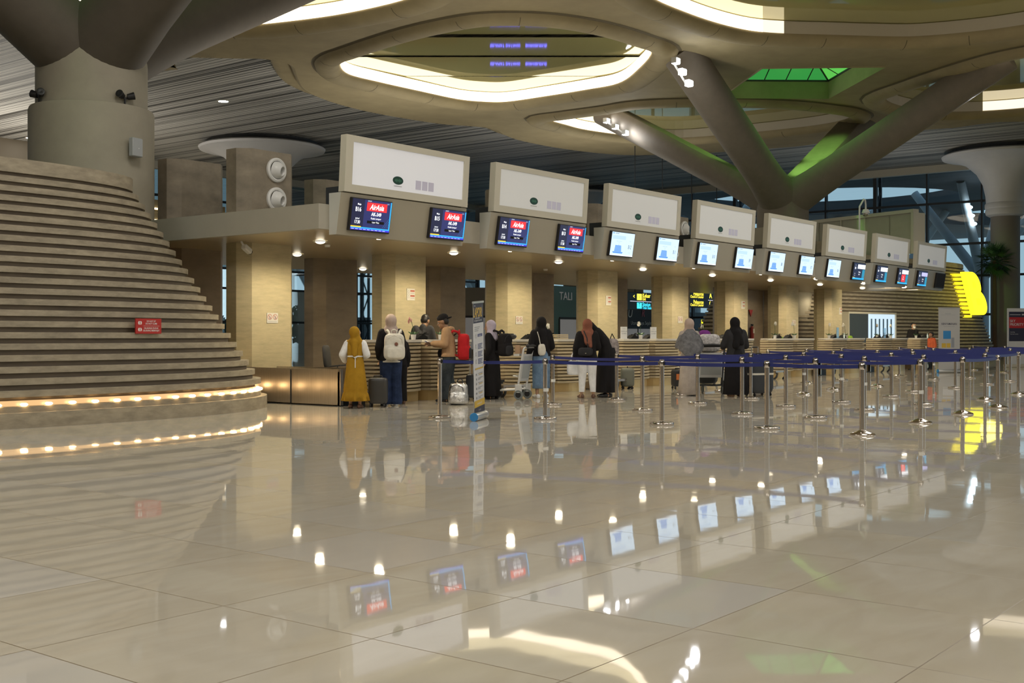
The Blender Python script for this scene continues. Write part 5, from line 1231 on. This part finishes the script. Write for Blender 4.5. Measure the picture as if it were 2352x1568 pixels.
for px, lb in ((90,'black twin floodlight on the left rim of the near column collar'),(287,'black twin floodlight on the right rim of the near column collar')):
    p, n_ = on_collar(px, 1.12); t = thing('floodlight', lb, 'floodlight', (p.x,p.y,5.73), math.atan2(n_.y,n_.x)+R(90), 'twin floodlights on the column collar')
    b = MB(); b.cyl((0,0,0),(0,0,.12),.02,.02,M_black,8); b.box(-.12,.12,-.02,.02,.11,.14,M_black); b.build('stand', t)
    for sg in (-1,1):
        b = MB(); b.lathe([(0,-.06),(.06,-.06),(.075,.07),(.06,.075),(0,.06)], M_black, M=Matrix.Translation((sg*.11,-.03,.17)) @ Matrix.Rotation(R(60*sg),4,'Z') @ Matrix.Rotation(R(75),4,'X'), seg=16, cap=False); b.build('lamp_head', t, smooth=40)
# security cameras
x, z = atY(575,566,17.7); t = thing('security_camera','white bullet camera under the canopy on the first pale column','camera',(x-.05,17.75,2.92),R(25)); b = MB(); b.box(-.13,.15,-.055,.055,-.06,.05,M_white,Matrix.Rotation(R(18),4,'Y'),bev=.02); b.build('body', t); b = MB(); b.cyl((.148,0,-.055),(.16,0,-.06),.05,.05,M_black,14); b.build('lens', t); b = MB(); b.tube([(-.08,0,.03),(-.12,.03,.09),(-.12,.05,.13)],.02,M_white,8); b.build('arm', t)
t = thing('wall_speaker','white speaker box on the side of the seventh pale column','loudspeaker',(40.25,18.4,2.55),R(-70)); b = MB(); b.box(-.16,.16,-.26,-.06,-.2,.2,M_white,Matrix.Rotation(R(20),4,'X'),bev=.02); b.build('cabinet', t); b = MB(); b.tube([(0,-.08,.0),(0,0,.18),(0,.05,.25)],.02,M_dark,8); b.build('bracket', t)
for px, py, lb in ((752,568,'small white smoke detector in the canopy soffit by the first sign box'),(1253,622,'white emergency light hanging at the third dark column')):
    x, y = fl(px, py, 3.0); b = MB(); b.lathe([(0,-.05),(.05,-.045),(.06,0)], M_white, seg=18, cap=False); o = b.build('smoke_detector', loc=(x,y,3.05), smooth=40); tag(o, lb, 'detector')
# dome camera on a tall pole
x, z = atY(1974,512,17.0); t = thing('pole_camera','white dome camera on a hooked pole above the far sign boxes','camera',(x,17.0,3.47)); hz = z; b = MB(); b.tube([(0,0,0),(0,0,2.45),(.02,0,2.70),(.30,-.05,3.0),(.42,-.06,2.98),(.48,-.06,2.8),(.48,-.06,2.62)],.035,M_white,8); b.build('pole', t, smooth=60); b = MB(); b.lathe([(0,.16),(.10,.15),(.15,.04),(.15,0)], M_white, c=(.48,-.06,2.48), seg=18, cap=False); b.build('hood', t, smooth=40); b = MB(); b.ell((.48,-.06,2.46),(.12,.12,.11),M_chrome); b.build('dome', t, smooth=180)
# recessed ceiling lamp in the slats
M_spot = emit('recessed_lamp', (0.95,0.97,1.0), 25)
for px, py, lb in ((513,234,'bright recessed lamp in the slatted ceiling'),(70,318,'tiny recessed lamp in the slatted ceiling at the left edge')):
    x, y = fl(px, py, 11.9); t = thing('ceiling_lamp', lb, 'lamp', (x,y,11.95)); b = MB(); b.lathe([(0,-.03),(.22,-.03)], M_spot, seg=20, cap=False); b.build('lens', t); b = MB(); b.lathe([(.22,-.03),(.27,-.035),(.28,0)], M_lgrey, seg=20, cap=False); b.build('ring', t)
# spotlight banks on the struts
M_bank = emit('spot_lens', (0.95,0.97,1.0), 30)
def bank(label, pts, rz, box=(.13,.10,.13)):
    c = pts[0]; t = thing('spotlight_bank', label, 'spotlights', c, 0)
    for p in pts:
        d = Vector(p)-Vector(c); b = MB(); x, y, z = box; b.box(d.x-x,d.x+x,d.y-y,d.y+y,d.z-z*.2,d.z+z*1.3,M_trl); b.build('lamp_head', t)
        b = MB(); b.box(d.x-x*.9,d.x+x*.9,d.y-y*.9,d.y+y*.9,d.z-z*.35,d.z-z*.21,M_bank); b.poly([(d.x-x*.9,d.y-y-.012,d.z-z*.2),(d.x+x*.9,d.y-y-.012,d.z-z*.2),(d.x+x*.9,d.y-y-.012,d.z+z*1.0),(d.x-x*.9,d.y-y-.012,d.z+z*1.0)],M_bank); b.build('lens', t)
    d0, d1 = Vector(pts[0])-Vector(c), Vector(pts[-1])-Vector(c); b = MB(); b.tube([d0+Vector((0,.14,.1)), d1+Vector((0,.14,.1))],.04,M_trl,6); b.build('rail', t)
    l = bpy.data.lights.new('spot_glow','POINT'); l.energy = 30; l.color = (.95,.97,1); l.shadow_soft_size = .15
    lo = bpy.data.objects.new('spot_glow', l); C.objects.link(lo); q = Vector(pts[-1]); lo.location = (q.x-.15,q.y-.3,q.z-.3)
def pY(px, py, Y): x, z = atY(px, py, Y); return (x, Y, z)
def pX(px, py, X): y, z = atX(px, py, X); return (X, y, z)
bank('bank of bright spotlights on the steep strut reaching towards the main ceiling opening', [pY(1552,144,20.35),pY(1567,169,20.35),pY(1582,195,20.35)], 0)
bank('bank of bright spotlights on the long right strut near the right edge', [pX(2285,171,46.45),pX(2254,193,46.45),pX(2223,217,46.45)], 0)
bank('bank of bright spotlights on the low left strut beside the small ceiling opening', [pX(1393,280,44.7),pX(1413,294,44.7),pX(1436,308,44.7)], 0)

# ================= far end: letter, palm, mushroom columns, screen wall
M_yel = emit('yellow_letter', (1.0,0.90,0.02), 1.3, base=(0.5,0.45,0.02)); M_yel2 = emit('yellow_lit_slab', (0.85,0.72,0.02), 0.9, base=(0.45,0.4,0.02))
def letter_sign(ch, label, loc, rz, size, depth, shear, slabs):
    t = thing('letter_sign', label, 'letter sign', loc, rz); b = MB(); me = text_mesh(ch, 'CENTER', 0, .035)
    Sh = Matrix(((1,0,-shear,0),(0,1,0,0),(0,0,1,0),(0,0,0,1)))
    bm = bmesh.new(); bm.from_mesh(me); bm.verts.ensure_lookup_table()
    ed = [e for e in bm.edges if len(e.link_faces) == 1]
    T = lambda v, y: Sh @ Vector((v.x*size*(.56 if ch == 'B' else .7)+size*.03, y, v.y*size))
    mi = b.mi(M_yel)
    for f in bm.faces: b.poly([T(v.co,0) for v in f.verts], M_yel); b.poly([T(v.co,depth) for v in f.verts][::-1], M_yel)
    for e in ed: a, c = e.verts; b.poly([T(a.co,0),T(c.co,0),T(c.co,depth),T(a.co,depth)], M_yel)
    bm.free(); bmesh.ops.remove_doubles(b.bm, verts=b.bm.verts[:], dist=1e-4); b.build('letter', t)
    for k in range(slabs):
        z = -size*.36+size*.72*k/max(1,slabs-1); b = MB(); x = -shear*z; b.box(x-size*.34,x-size*.17,depth*.2,depth*1.6,z-size*.022,z+size*.022,M_yel2); b.build('lit_slab', t)  # plinth steps lit by the letter, their yellow light made as glow
    return t
p = Vector(((SN*.3945+CS), (SN-CS*.3945)))*56.6
letter_sign('B','big glowing yellow letter B leaning on the end of the far stepped plinth',(p.x,p.y,3.2),R(-33),2.75,.35,.30,11)
l = bpy.data.lights.new('letter_glow','POINT'); l.energy = 45; l.color = (1,.85,.1); l.shadow_soft_size = .5; lo = bpy.data.objects.new('letter_glow', l); C.objects.link(lo); lo.location = (p.x-1.0,p.y-1.0,3.2)
p = Vector(((SN*.1645+CS), (SN-CS*.1645)))*62.0
letter_sign('E','small glowing yellow letter E seen through the gap behind the counters',(p.x,p.y,1.65),R(-45),1.15,.3,0,0)
# palm
q = Vector(((SN*.4107+CS), (SN-CS*.4107)))*66; t = thing('palm_tree','palm tree with a dark leafy crown beside the yellow letter','palm',(q.x,q.y,0)); rnd = random.Random(3)
b = MB(); b.tube([(0,0,0),(.05,.02,1.5),(-.02,0,3.4),(.02,.02,5.5)],[.16,.13,.12,.10],mat('palm_trunk',(0.12,0.075,0.045),.8,noise=.3,scale=12,stretch=(1,1,4)),10); b.build('trunk', t, smooth=60)
M_palm = mat('palm_leaf', (0.02,0.06,0.018), .5); M_palm2 = mat('palm_leaf_light', (0.05,0.12,0.03), .5)
for k in range(34):
    az = k*2.399; el = R(80-3.9*k+rnd.uniform(-6,6)); d = Vector((math.cos(az)*math.cos(el), math.sin(az)*math.cos(el), math.sin(el))); L_ = rnd.uniform(.45,.75)
    o_ = Vector((.02,.02,5.45)); e_ = o_+d*L_; b = MB(); b.tube([o_,e_],[.018,.012],M_palm,4)
    sd = d.cross(Vector((0,0,1))); sd = sd.normalized() if sd.length > .05 else Vector((1,0,0)); up = sd.cross(d); m = M_palm2 if k % 3 == 0 else M_palm
    for j in range(17):
        a_ = R(-115+230*j/16); ld = d*math.cos(a_)+sd*math.sin(a_)-up*0.12; ll = rnd.uniform(.55,.72)*(1-.25*abs(a_)/2); w_ = sd*math.cos(a_)-d*math.sin(a_)
        tip = e_+ld*ll-Vector((0,0,.10*ll)); b.poly([e_, e_+ld*ll*.5+w_*.03, tip, e_+ld*ll*.5-w_*.03], m)
    b.build('frond', t)
# mushroom columns
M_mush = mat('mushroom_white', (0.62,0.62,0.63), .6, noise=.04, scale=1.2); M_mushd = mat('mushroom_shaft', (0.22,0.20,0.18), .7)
for (x, y), lb in (((70.6,19.1),'white flared mushroom column beyond the palm at the right'),((42.8,50.8),'mushroom column far behind the first column, its round cap against the slats'),((71.0,49.5),'mushroom column far behind the second and third sign boxes')):
    t = thing('mushroom_column', lb, 'column', (x,y,0), 0, 'flared mushroom columns'); t['kind'] = 'thing'
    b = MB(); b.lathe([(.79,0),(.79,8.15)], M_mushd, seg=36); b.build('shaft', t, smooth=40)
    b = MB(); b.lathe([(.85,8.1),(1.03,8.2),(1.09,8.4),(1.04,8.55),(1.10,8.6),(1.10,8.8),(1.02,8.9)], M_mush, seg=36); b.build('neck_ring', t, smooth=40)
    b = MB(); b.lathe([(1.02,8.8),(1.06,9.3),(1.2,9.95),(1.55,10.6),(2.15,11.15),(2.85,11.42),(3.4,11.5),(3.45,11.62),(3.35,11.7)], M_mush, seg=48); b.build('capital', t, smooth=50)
    b = MB(); b.lathe([(3.0,11.7),(3.0,11.95)], M_dark, seg=40); b.build('shadow_gap', t)
# screen wall behind the far struts
Pa, Pb = Vector((50.4,17.4)), Vector((53.2,24.8)); d = (Pb-Pa); n_ = Vector((d.y,-d.x)).normalized(); t = thing('screen_wall','grey panelled screen wall standing on the far plinth behind the last sign boxes','screen wall',(Pa.x,Pa.y,4.8),math.atan2(d.y,d.x)); L_ = d.length
M_pan = mat('screen_panel', (0.40,0.385,0.31), .55, noise=.05, scale=2)
b = MB(); b.box(0,L_,-.06,.06,0,1.75,M_pan); b.build('panel', t); b = MB(); b.box(-.1,L_,-.22,.14,1.75,1.9,M_lgrey); b.build('top_rail', t)
for x in (0,.05): 
    b = MB(); b.box(x-.12,x+.02,-.6,.14,0,1.75,M_lgrey) if x == 0 else b.box(1.2,1.26,-.2,.06,0,1.75,M_lgrey); b.build('post', t)
for x in (2.6,4.0,5.4):
    b = MB(); b.box(x,x+.05,.06,.10,.1,1.75,M_lgrey); b.build('post', t)
# fire extinguisher on a recess wall
t = thing('fire_extinguisher','red fire extinguisher hanging on the dark wall between the last two dark columns','extinguisher',(41.3,20.48,1.12)); b = MB(); b.lathe([(0,0),(.085,.0),(.09,.03),(.09,.42),(.06,.50),(.03,.53),(0,.53)], mat('extinguisher_red',(0.25,0.02,0.02),.35), seg=20, cap=False); b.build('cylinder', t, smooth=40); b = MB(); b.box(-.03,.03,-.06,.03,.52,.58,M_black); b.box(-.04,.12,-.02,.02,.57,.60,M_black); b.build('valve', t); b = MB(); b.tube([(-.03,0,.55),(-.16,0,.45),(-.15,0,.2),(-.10,0,.05)],.016,M_black,6); b.build('hose', t); b = MB(); b.box(-.05,.06,-.095,-.088,.25,.42,M_sw); b.build('sticker', t)
# ================= behind the check-in row
b = MB(); b.box(40.04,42.55,20.62,20.75,0,3.05,M_stoned); o = b.build('wall_recess'); struct(o)
t = thing('wall_sign','small red triangular fire sign above the extinguisher','sign',(41.45,20.6,2.15)); b = MB(); b.prism([(-.16,.12),(.16,.12),(0,-.14)],.02,M_sgr,Matrix.Translation((0,-.02,0))); b.build('plate', t)

# hanging direction signs
M_sgn = mat('sign_black', (0.008,0.009,0.011), .35); T_y = emit('sign_yellow', (1.0,.82,.06), 1.5); T_c = emit('sign_cyan', (.05,.72,.95), 1.4); T_w = emit('sign_white_line', (.9,.85,1), 1.2)
def hang_sign(label, x0, x1, z0, z1, Y, draw):
    t = thing('direction_sign', label, 'hanging sign', (x0,Y,z0), 0, 'hanging direction signs'); W, H = x1-x0, z1-z0
    b = MB(); b.box(0,W,0,.2,0,H,M_sgn,bev=.02); b.build('box', t)
    for x in (W*.2,W*.8):
        b = MB(); b.cyl((x,.1,H),(x,.1,11.95-z0),.025,.025,M_dark,6); b.build('hanger', t)
    b = MB(); n_ = [0]
    def txt(s_, x, z, size, m, al='LEFT', sx=1.0): b.text(s_,size,m,Matrix.Translation((x,-.006,z)) @ Matrix.Rotation(R(90),4,'X'),al,0,.012,sx)
    def rect(xa,xb,za,zb,m): n_[0] += 1; b.box(xa,xb,-.004-.0005*n_[0],-.003,za,zb,m)
    draw(txt, rect, W, H); b.build('lettering', t)
Ys = 33.0
x0, z1 = atY(1440,672,Ys); x1, z0 = atY(1545,712,Ys)
z0 = atY(1480,712,Ys)[1]; z1 = atY(1480,672,Ys)[1]
xi0, xi1, xt = atY(1463,690,Ys)[0], atY(1474,690,Ys)[0], atY(1475.5,690,Ys)[0]; xa = atY(1456,690,Ys)[0]
def d1(txt, rect, W, H):
    a, c, e, g = xi0-x0, xi1-x0, xt-x0, xa-x0
    rect(a,c,H*.56,H*.92,T_y); txt('i',(a+c)/2,H*.75,.30,M_sgn,'CENTER'); txt('Keluar',e,H*.82,.30,T_y); txt('Exit',e,H*.63,.22,T_y); txt('<',g,H*.75,.30,T_y,'CENTER')
    rect(.3,W-.3,H*.475,H*.495,T_w); rect(a,c,H*.08,H*.42,T_c); txt('T',(a+c)/2,H*.26,.30,M_sgn,'CENTER'); txt('Stasiun Kereta Api',e,H*.32,.29,T_c); txt('Train Station',e,H*.13,.21,T_c)
hang_sign('black hanging sign reading Keluar Exit and Train Station seen between the columns', x0, x1, z0, z1, Ys, d1)
x2 = atY(1572,690,Ys)[0]; x3 = atY(1668,690,Ys)[0]; z2 = atY(1620,707,Ys)[1]; z3 = atY(1620,670,Ys)[1]; xe = atY(1616,690,Ys)[0]; xA = atY(1632,690,Ys)[0]
def d2(txt, rect, W, H):
    e, a = xe-x2, xA-x2
    txt('Pelaporan',e,H*.84,.30,T_y,'RIGHT'); txt('Check-in Counter',e,H*.66,.21,T_y,'RIGHT'); txt('A',a,H*.77,.46,T_y,'CENTER'); rect(a-.3,W-.2,H*.48,H*.50,T_w); rect(.2,e,H*.50,H*.505,M_bgrey)
    txt('Pelaporan',e,H*.34,.30,T_y,'RIGHT'); txt('Check-in Counter',e,H*.16,.21,T_y,'RIGHT'); txt('C',a,H*.26,.46,T_y,'CENTER'); txt('>',a+1.6,H*.77,.4,T_y,'CENTER')
hang_sign('black hanging sign pointing to check-in counters A and C seen between the columns', x2, x3, z2, z3, Ys, d2)

# shop units along the back of the hall
M_shopd = mat('shop_dark_grey', (0.055,0.055,0.065), .6); M_shopi = emit('shop_interior_glow', (.75,.70,.66), .10, base=(.2,.2,.2)); M_shopt = mat('shop_teal', (0.12,0.23,0.27), .5); M_shopo = mat('shop_orange', (0.40,0.12,0.05), .6); M_shopw = mat('shop_wall_beige', (0.36,0.32,0.26), .7)
def shop(label, x0, x1, y0, y1, h, m, draw, rz=0.0):
    t = thing('shop_unit', label, 'shop', (x0,y0,0), rz, 'shop units at the back of the hall'); W = x1-x0; b = MB(); b.box(0,W,0,y1-y0,0,h,m); b.build('shell', t)
    b = MB(); b.box(.5,W-.5,-.02,.0,.35,h*.55,M_shopi); b.build('display_window', t)
    b = MB(); k = .5
    while k < W-.4: b.box(k-.03,k+.03,-.06,.0,.3,h*.56,M_dark); k += 1.6
    b.box(.5,W-.5,-.06,0,h*.55,h*.58,M_dark); b.build('mullion', t)
    b = MB(); draw(b, W, h); b.build('lettering', t)
def T3(x, z): return Matrix.Translation((x,-.03,z)) @ Matrix.Rotation(R(90),4,'X')
xs = atY(1480,740,38.0)[0]
shop('dark grey shop front with U and S lettering below the exit sign', xs-4.5, xs+2.2, 38.0, 42.0, 3.1, M_shopd, lambda b, W, h: (b.text('U',.75,M_white,T3(xs-1.7-(xs-4.5),2.62),'CENTER',.2), b.text('R',.6,M_rd,T3(xs-.2-(xs-4.5),2.65),'CENTER',.2,.03), b.text('S',.75,M_white,T3(xs+1.2-(xs-4.5),2.62),'CENTER',.2), b.text('Utama Raya Sejahtera',.32,M_white,T3(xs-.2-(xs-4.5),2.05))))
xt2 = atY(1299,700,36.0)[0]
shop('teal kiosk with dark glass seen left of the woman in white trousers', xt2-1.1, xt2+1.6, 36.0, 40.0, 3.9, M_shopt, lambda b, W, h: (b.text('TALI',.6,M_shopi,T3(1.1,3.35),'CENTER'),))
xg = atY(1615,740,40.0)[0]
shop('grey shop unit with an arched doorway beneath the counters sign', xg-3.6, xg+5.5, 42.5, 46.0, 3.0, mat('shop_grey',(0.19,0.19,0.19),.6), lambda b, W, h: b.prism([(1.4,0),(1.4,1.4),(1.7,2.1),(2.3,2.4),(2.9,2.1),(3.2,1.4),(3.2,0)],.03,M_shopd,Matrix.Translation((0,-.07,0))))
M_blueled = emit('blue_sign', (.10,.10,1.0), 9.0)
def bluesign(b, W, h):
    b.text('SELAMAT DATANG', .24, M_blueled, T3(W*.44,h-.3)); b.text('BOROBUDUR', .24, M_blueled, T3(W*.565,h-.3)); b.box(.2,4.2,-.03,0,h-1.6,h-.4,M_shopo)
shop('beige shop row under a blue lit sign, mirrored in the ceiling glass', 59.0, 76.0, 56.0, 60.0, 4.6, M_shopw, bluesign, R(-52))
shop('beige shop row at the back left behind the first dark columns', 14.0, 34.0, 52.0, 57.0, 4.2, M_shopw, lambda b, W, h: b.box(.3,W-.3,-.05,0,h-.9,h-.2,M_shopd))
# lowered bulkhead with light lines at the far left back
b = MB(); b.box(-30,40,60.6,61.1,10.3,11.95,mat('bulkhead_brown',(0.20,0.165,0.115),.7)); o = b.build('trim_3'); struct(o)
for k, z in enumerate((8.9,8.2,7.6)):
    t = thing('light_line', f'{("thin upper","thin middle","broad lower")[k]} warm light line at the back wall left of the first dark column', 'light', (22,60.5,z), 0); b = MB(); b.box(0,26,0,.08,0,.10 if k < 2 else .5,emit('warm_line',(1,.82,.55),2.2)); b.build('strip', t); b = MB(); b.box(0,26,.08,1.4,-.05,.6,M_conc); b.build('housing', t)
# garden beyond the back glazing
rnd = random.Random(11); M_bush = [mat(f'bush_{i}', c, .8, noise=.3, scale=3) for i, c in enumerate(((0.02,0.06,0.025),(0.03,0.085,0.03),(0.015,0.045,0.02)))]
for k in range(9):
    x = 40+5.2*k; b = MB(); m = M_bush[k % 3]
    for j in range(260):
        a, e = rnd.uniform(0,6.283), rnd.uniform(-.2,1.4); r = rnd.uniform(.75,1.05); c = Vector((2.6*r*math.cos(a)*math.cos(e), 1.6*r*math.sin(a)*math.cos(e), 1.2+2.3*r*math.sin(e))); s_ = rnd.uniform(.25,.5); n_ = Vector((rnd.uniform(-1,1),rnd.uniform(-1,1),rnd.uniform(-1,1))).normalized(); u = n_.orthogonal().normalized()*s_; v = n_.cross(u)
        b.poly([c-u,c-v*.6,c+u,c+v*.6], m)
    b.cyl((0,0,0),(0,0,2.4),.15,.08,M_stoned,8)
    o = b.build('garden_bush', loc=(x,67,0)); tag(o, f'dark green bush outside the back glazing, {ORD[k]} from the left', 'bush', 'bushes beyond the back glazing')
# forecourt roof beyond the right glazing, with oval skylights
M_fore = mat('forecourt_roof', (0.05,0.055,0.06), .7); M_ground = mat('asphalt', (0.10,0.105,0.11), .8)
b = MB(); out_ = [(79,-40),(79,110),(135,110),(135,-40)]
hol = [[(x+rx*math.cos(a), y+ry*math.sin(a)) for a in [2*math.pi*i/32 for i in range(32)]] for x, y, rx, ry in ((92,64,9.5,11),(92,39,9.5,11),(92,13,9.5,11.5),(92,-13,9.5,11),(114,52,9,11.5),(114,26,9,11.5),(114,0,9,11.5),(114,77,9,11))]
b.fill([loopz(out_,12.2)]+[loopz(h,12.2) for h in hol], M_fore)
for h in hol: b.grid([loopz(h,12.2), loopz(h,13.4)], M_fore)
o = b.build('forecourt_roof', smooth=40); tag(o, 'dark forecourt roof with oval openings outside the right glazing', 'roof')
for k, (x, y) in enumerate(((90,26),(90,2),(104,38),(104,12),(90,50))):
    t = thing('forecourt_column', f'pale branching support of the forecourt roof, {ORD[k]} of the row outside the glazing', 'column', (x,y,0), 0, 'forecourt supports'); t['kind'] = 'thing'
    b = MB(); b.cyl((0,0,0),(0,0,6),.5,.5,M_mush,16); b.build('shaft', t, smooth=50)
    for dx, dy in ((-5,0),(5,0),(0,5),(0,-5)):
        b = MB(); b.cyl((0,0,5.5),(dx,dy,12.2),.4,.3,M_mush,12); b.build('arm', t, smooth=50)
    if k < 2:
        for j in range(3):
            b = MB(); b.ell((-3.2-.5*j,-.4,9.3+.55*j),(.18,.18,.12),M_bank); b.build('lamp', t)

# office window let into the far plinth
wn = bpy.data.objects.new('window_1', None); C.objects.link(wn); struct(wn); wn.location = (47.38,19.1,0.0); wn.rotation_euler = (0,0,R(-10))
M_off = emit('office_glow', (.62,.80,.95), .75, base=(.2,.25,.3)); M_offd = mat('office_dark', (0.04,0.05,0.055), .4)
b = MB(); b.box(0,1.55,-.02,.6,.9,2.22,M_offd); b.box(1.55,3.7,-.02,.6,.9,2.22,M_off); b.build('window_pane', wn)
b = MB(); b.box(-.06,3.76,-.08,.0,2.20,2.28,M_lgrey); b.box(-.06,0,-.08,.6,.9,2.28,M_lgrey); b.box(3.7,3.76,-.08,.6,.9,2.28,M_lgrey); b.build('window_frame', wn)
b = MB()
for k in range(6): b.box(1.75+.32*k,1.80+.32*k,-.06,-.02,.9,2.0,mat('fence_blue',(0.05,0.10,0.14),.4))
b.build('window_bar', wn)
def wash(loc, target, energy):
    l = bpy.data.lights.new('plinth_fill', 'SPOT'); l.energy = energy; l.color = (1.0,0.85,0.58); l.spot_size = R(110); l.spot_blend = 1.0; l.shadow_soft_size = .2
    o = bpy.data.objects.new('plinth_fill', l); C.objects.link(o); o.location = loc; o.rotation_euler = (Vector(target)-Vector(loc)).to_track_quat('-Z','Y').to_euler()
wash((45.4,15.6,2.9), (50.5,18.6,1.7), 420); wash((43.0,15.6,2.9), (47.5,19.0,1.8), 260)  # added spots under the canopy end to brighten the far plinth
# ================= pieces that belong to a part hang one level deeper
NEST = {('monitor','lettering'):'display', ('sign_box','lettering'):'face_panel', ('sign_box','emblem'):'face_panel', ('rollup_banner','lettering'):'sheet', ('baggage_trolley','panel_insert'):'advert_panel',
        ('wall_sign','lettering'):'plate', ('notice_plate','lettering'):'plate', ('counter_sign','lettering'):'plate', ('floor_sign','lettering'):'panel', ('direction_sign','lettering'):'box', ('shop_unit','lettering'):'shell',
        ('potted_orchid','blossom'):'stem', ('backpack','zip'):'main_bag', ('backpack','badge'):'main_bag', ('suitcase','luggage_strap'):'shell', ('suitcase','patch'):'shell', ('skylight','glazing_bar'):'green_pane',
        ('stone_plinth','light_bead'):'light_strip', ('fire_extinguisher','sticker'):'cylinder', ('shoulder_bag','clasp'):'pouch', ('person','sash_tail'):'sash', ('person','hood'):'hoodie', ('desk_monitor','sticker'):'hood', ('stanchion','tag'):'post', ('air_nozzle','throat'):'ball'}
base_name = lambda o: o.name.split('.')[0]
for root in [o for o in C.objects if o.parent is None and o.type == 'EMPTY']:
    kids = list(root.children); first = {}
    for k in kids: first.setdefault(base_name(k), k)
    for k in kids:
        p = NEST.get((base_name(root), base_name(k)))
        if p in first: k.parent = first[p]
# ================= camera, world, lamps
cam = bpy.data.cameras.new('camera'); co = bpy.data.objects.new('camera', cam); C.objects.link(co)
cam.sensor_fit = 'HORIZONTAL'; cam.sensor_width = 36.0; cam.lens = 36.0*FOC/2352
cam.shift_y = -(784-HORIZ)/2352
cam.clip_end = 400; cam.clip_start = 0.05
co.location = (0, 0, EYE); co.rotation_euler = (R(90), 0, math.atan2(SN, CS)-R(90))
bpy.context.scene.camera = co

w = bpy.data.worlds.new('dusk_sky'); bpy.context.scene.world = w; w.use_nodes = True
nt = w.node_tree; bg = nt.nodes['Background']
tc = nt.nodes.new('ShaderNodeTexCoord'); sp = nt.nodes.new('ShaderNodeSeparateXYZ'); nt.links.new(tc.outputs['Generated'], sp.inputs[0])
rp = nt.nodes.new('ShaderNodeValToRGB'); nt.links.new(sp.outputs[2], rp.inputs[0])
rp.color_ramp.elements[0].color = (0.85,1.0,1.06,1); rp.color_ramp.elements[1].color = (0.34,0.52,0.68,1)
rp.color_ramp.elements[1].position = 0.6
nt.links.new(rp.outputs[0], bg.inputs['Color']); bg.inputs['Strength'].default_value = 0.85

def area(name, loc, size, energy, col=(1,0.86,0.66), rot=(0,0,0), sy=None):
    l = bpy.data.lights.new(name, 'AREA'); l.energy = energy; l.color = col; l.shape = 'RECTANGLE'; l.size = size; l.size_y = sy or size
    o = bpy.data.objects.new(name, l); C.objects.link(o); o.location = loc; o.rotation_euler = rot
    return o
WW = (1,0.96,0.88)
for x, y in ((2,-12),(14,-14),(26,-18),(-8,-2),(-6,10),(40,-22)):
    area('hall_lamp', (x,y,11), 6, 800, WW)
for x, y in ((16,4),(26,6),(34,8),(10,12)):
    area('hall_lamp', (x,y,11.2), 3, 330, WW)
for x in (19, 27, 35):
    area('canopy_fill', (x, 21.8, 5.1), 3, 90, (1,0.92,0.78), (R(180),0,0), 1.2)  # added upward fill above the canopy, to lift the dark ceiling
for x, y, e in ((18,54,560),(30,54,600)):
    area('shop_roof_fill', (x, y, 4.9), 5, e, (1,0.93,0.82), (R(180),0,0), 3)  # added fill hidden over the shops, brightening the slats further back
area('rear_fill', (36, 33, 4.9), 3, 260, (1,0.95,0.86), (R(180),0,0)); area('rear_fill', (49, 33, 4.9), 3, 260, (1,0.95,0.86), (R(180),0,0))  # added fill floating behind the row, for the slats above it
area('far_fill', (66, 24, 5.2), 3, 100, (1,0.95,0.88), (R(180),0,0))  # added fill to brighten the far mushroom column
sc = bpy.context.scene
sc.view_settings.view_transform = 'Standard'; sc.view_settings.look = 'None'; sc.view_settings.exposure = 0.32
sc.cycles.max_bounces = 7; sc.cycles.diffuse_bounces = 3; sc.cycles.glossy_bounces = 4; sc.cycles.transparent_max_bounces = 8
sc.cycles.sample_clamp_indirect = 4.0; sc.cycles.caustics_reflective = False; sc.cycles.caustics_refractive = False
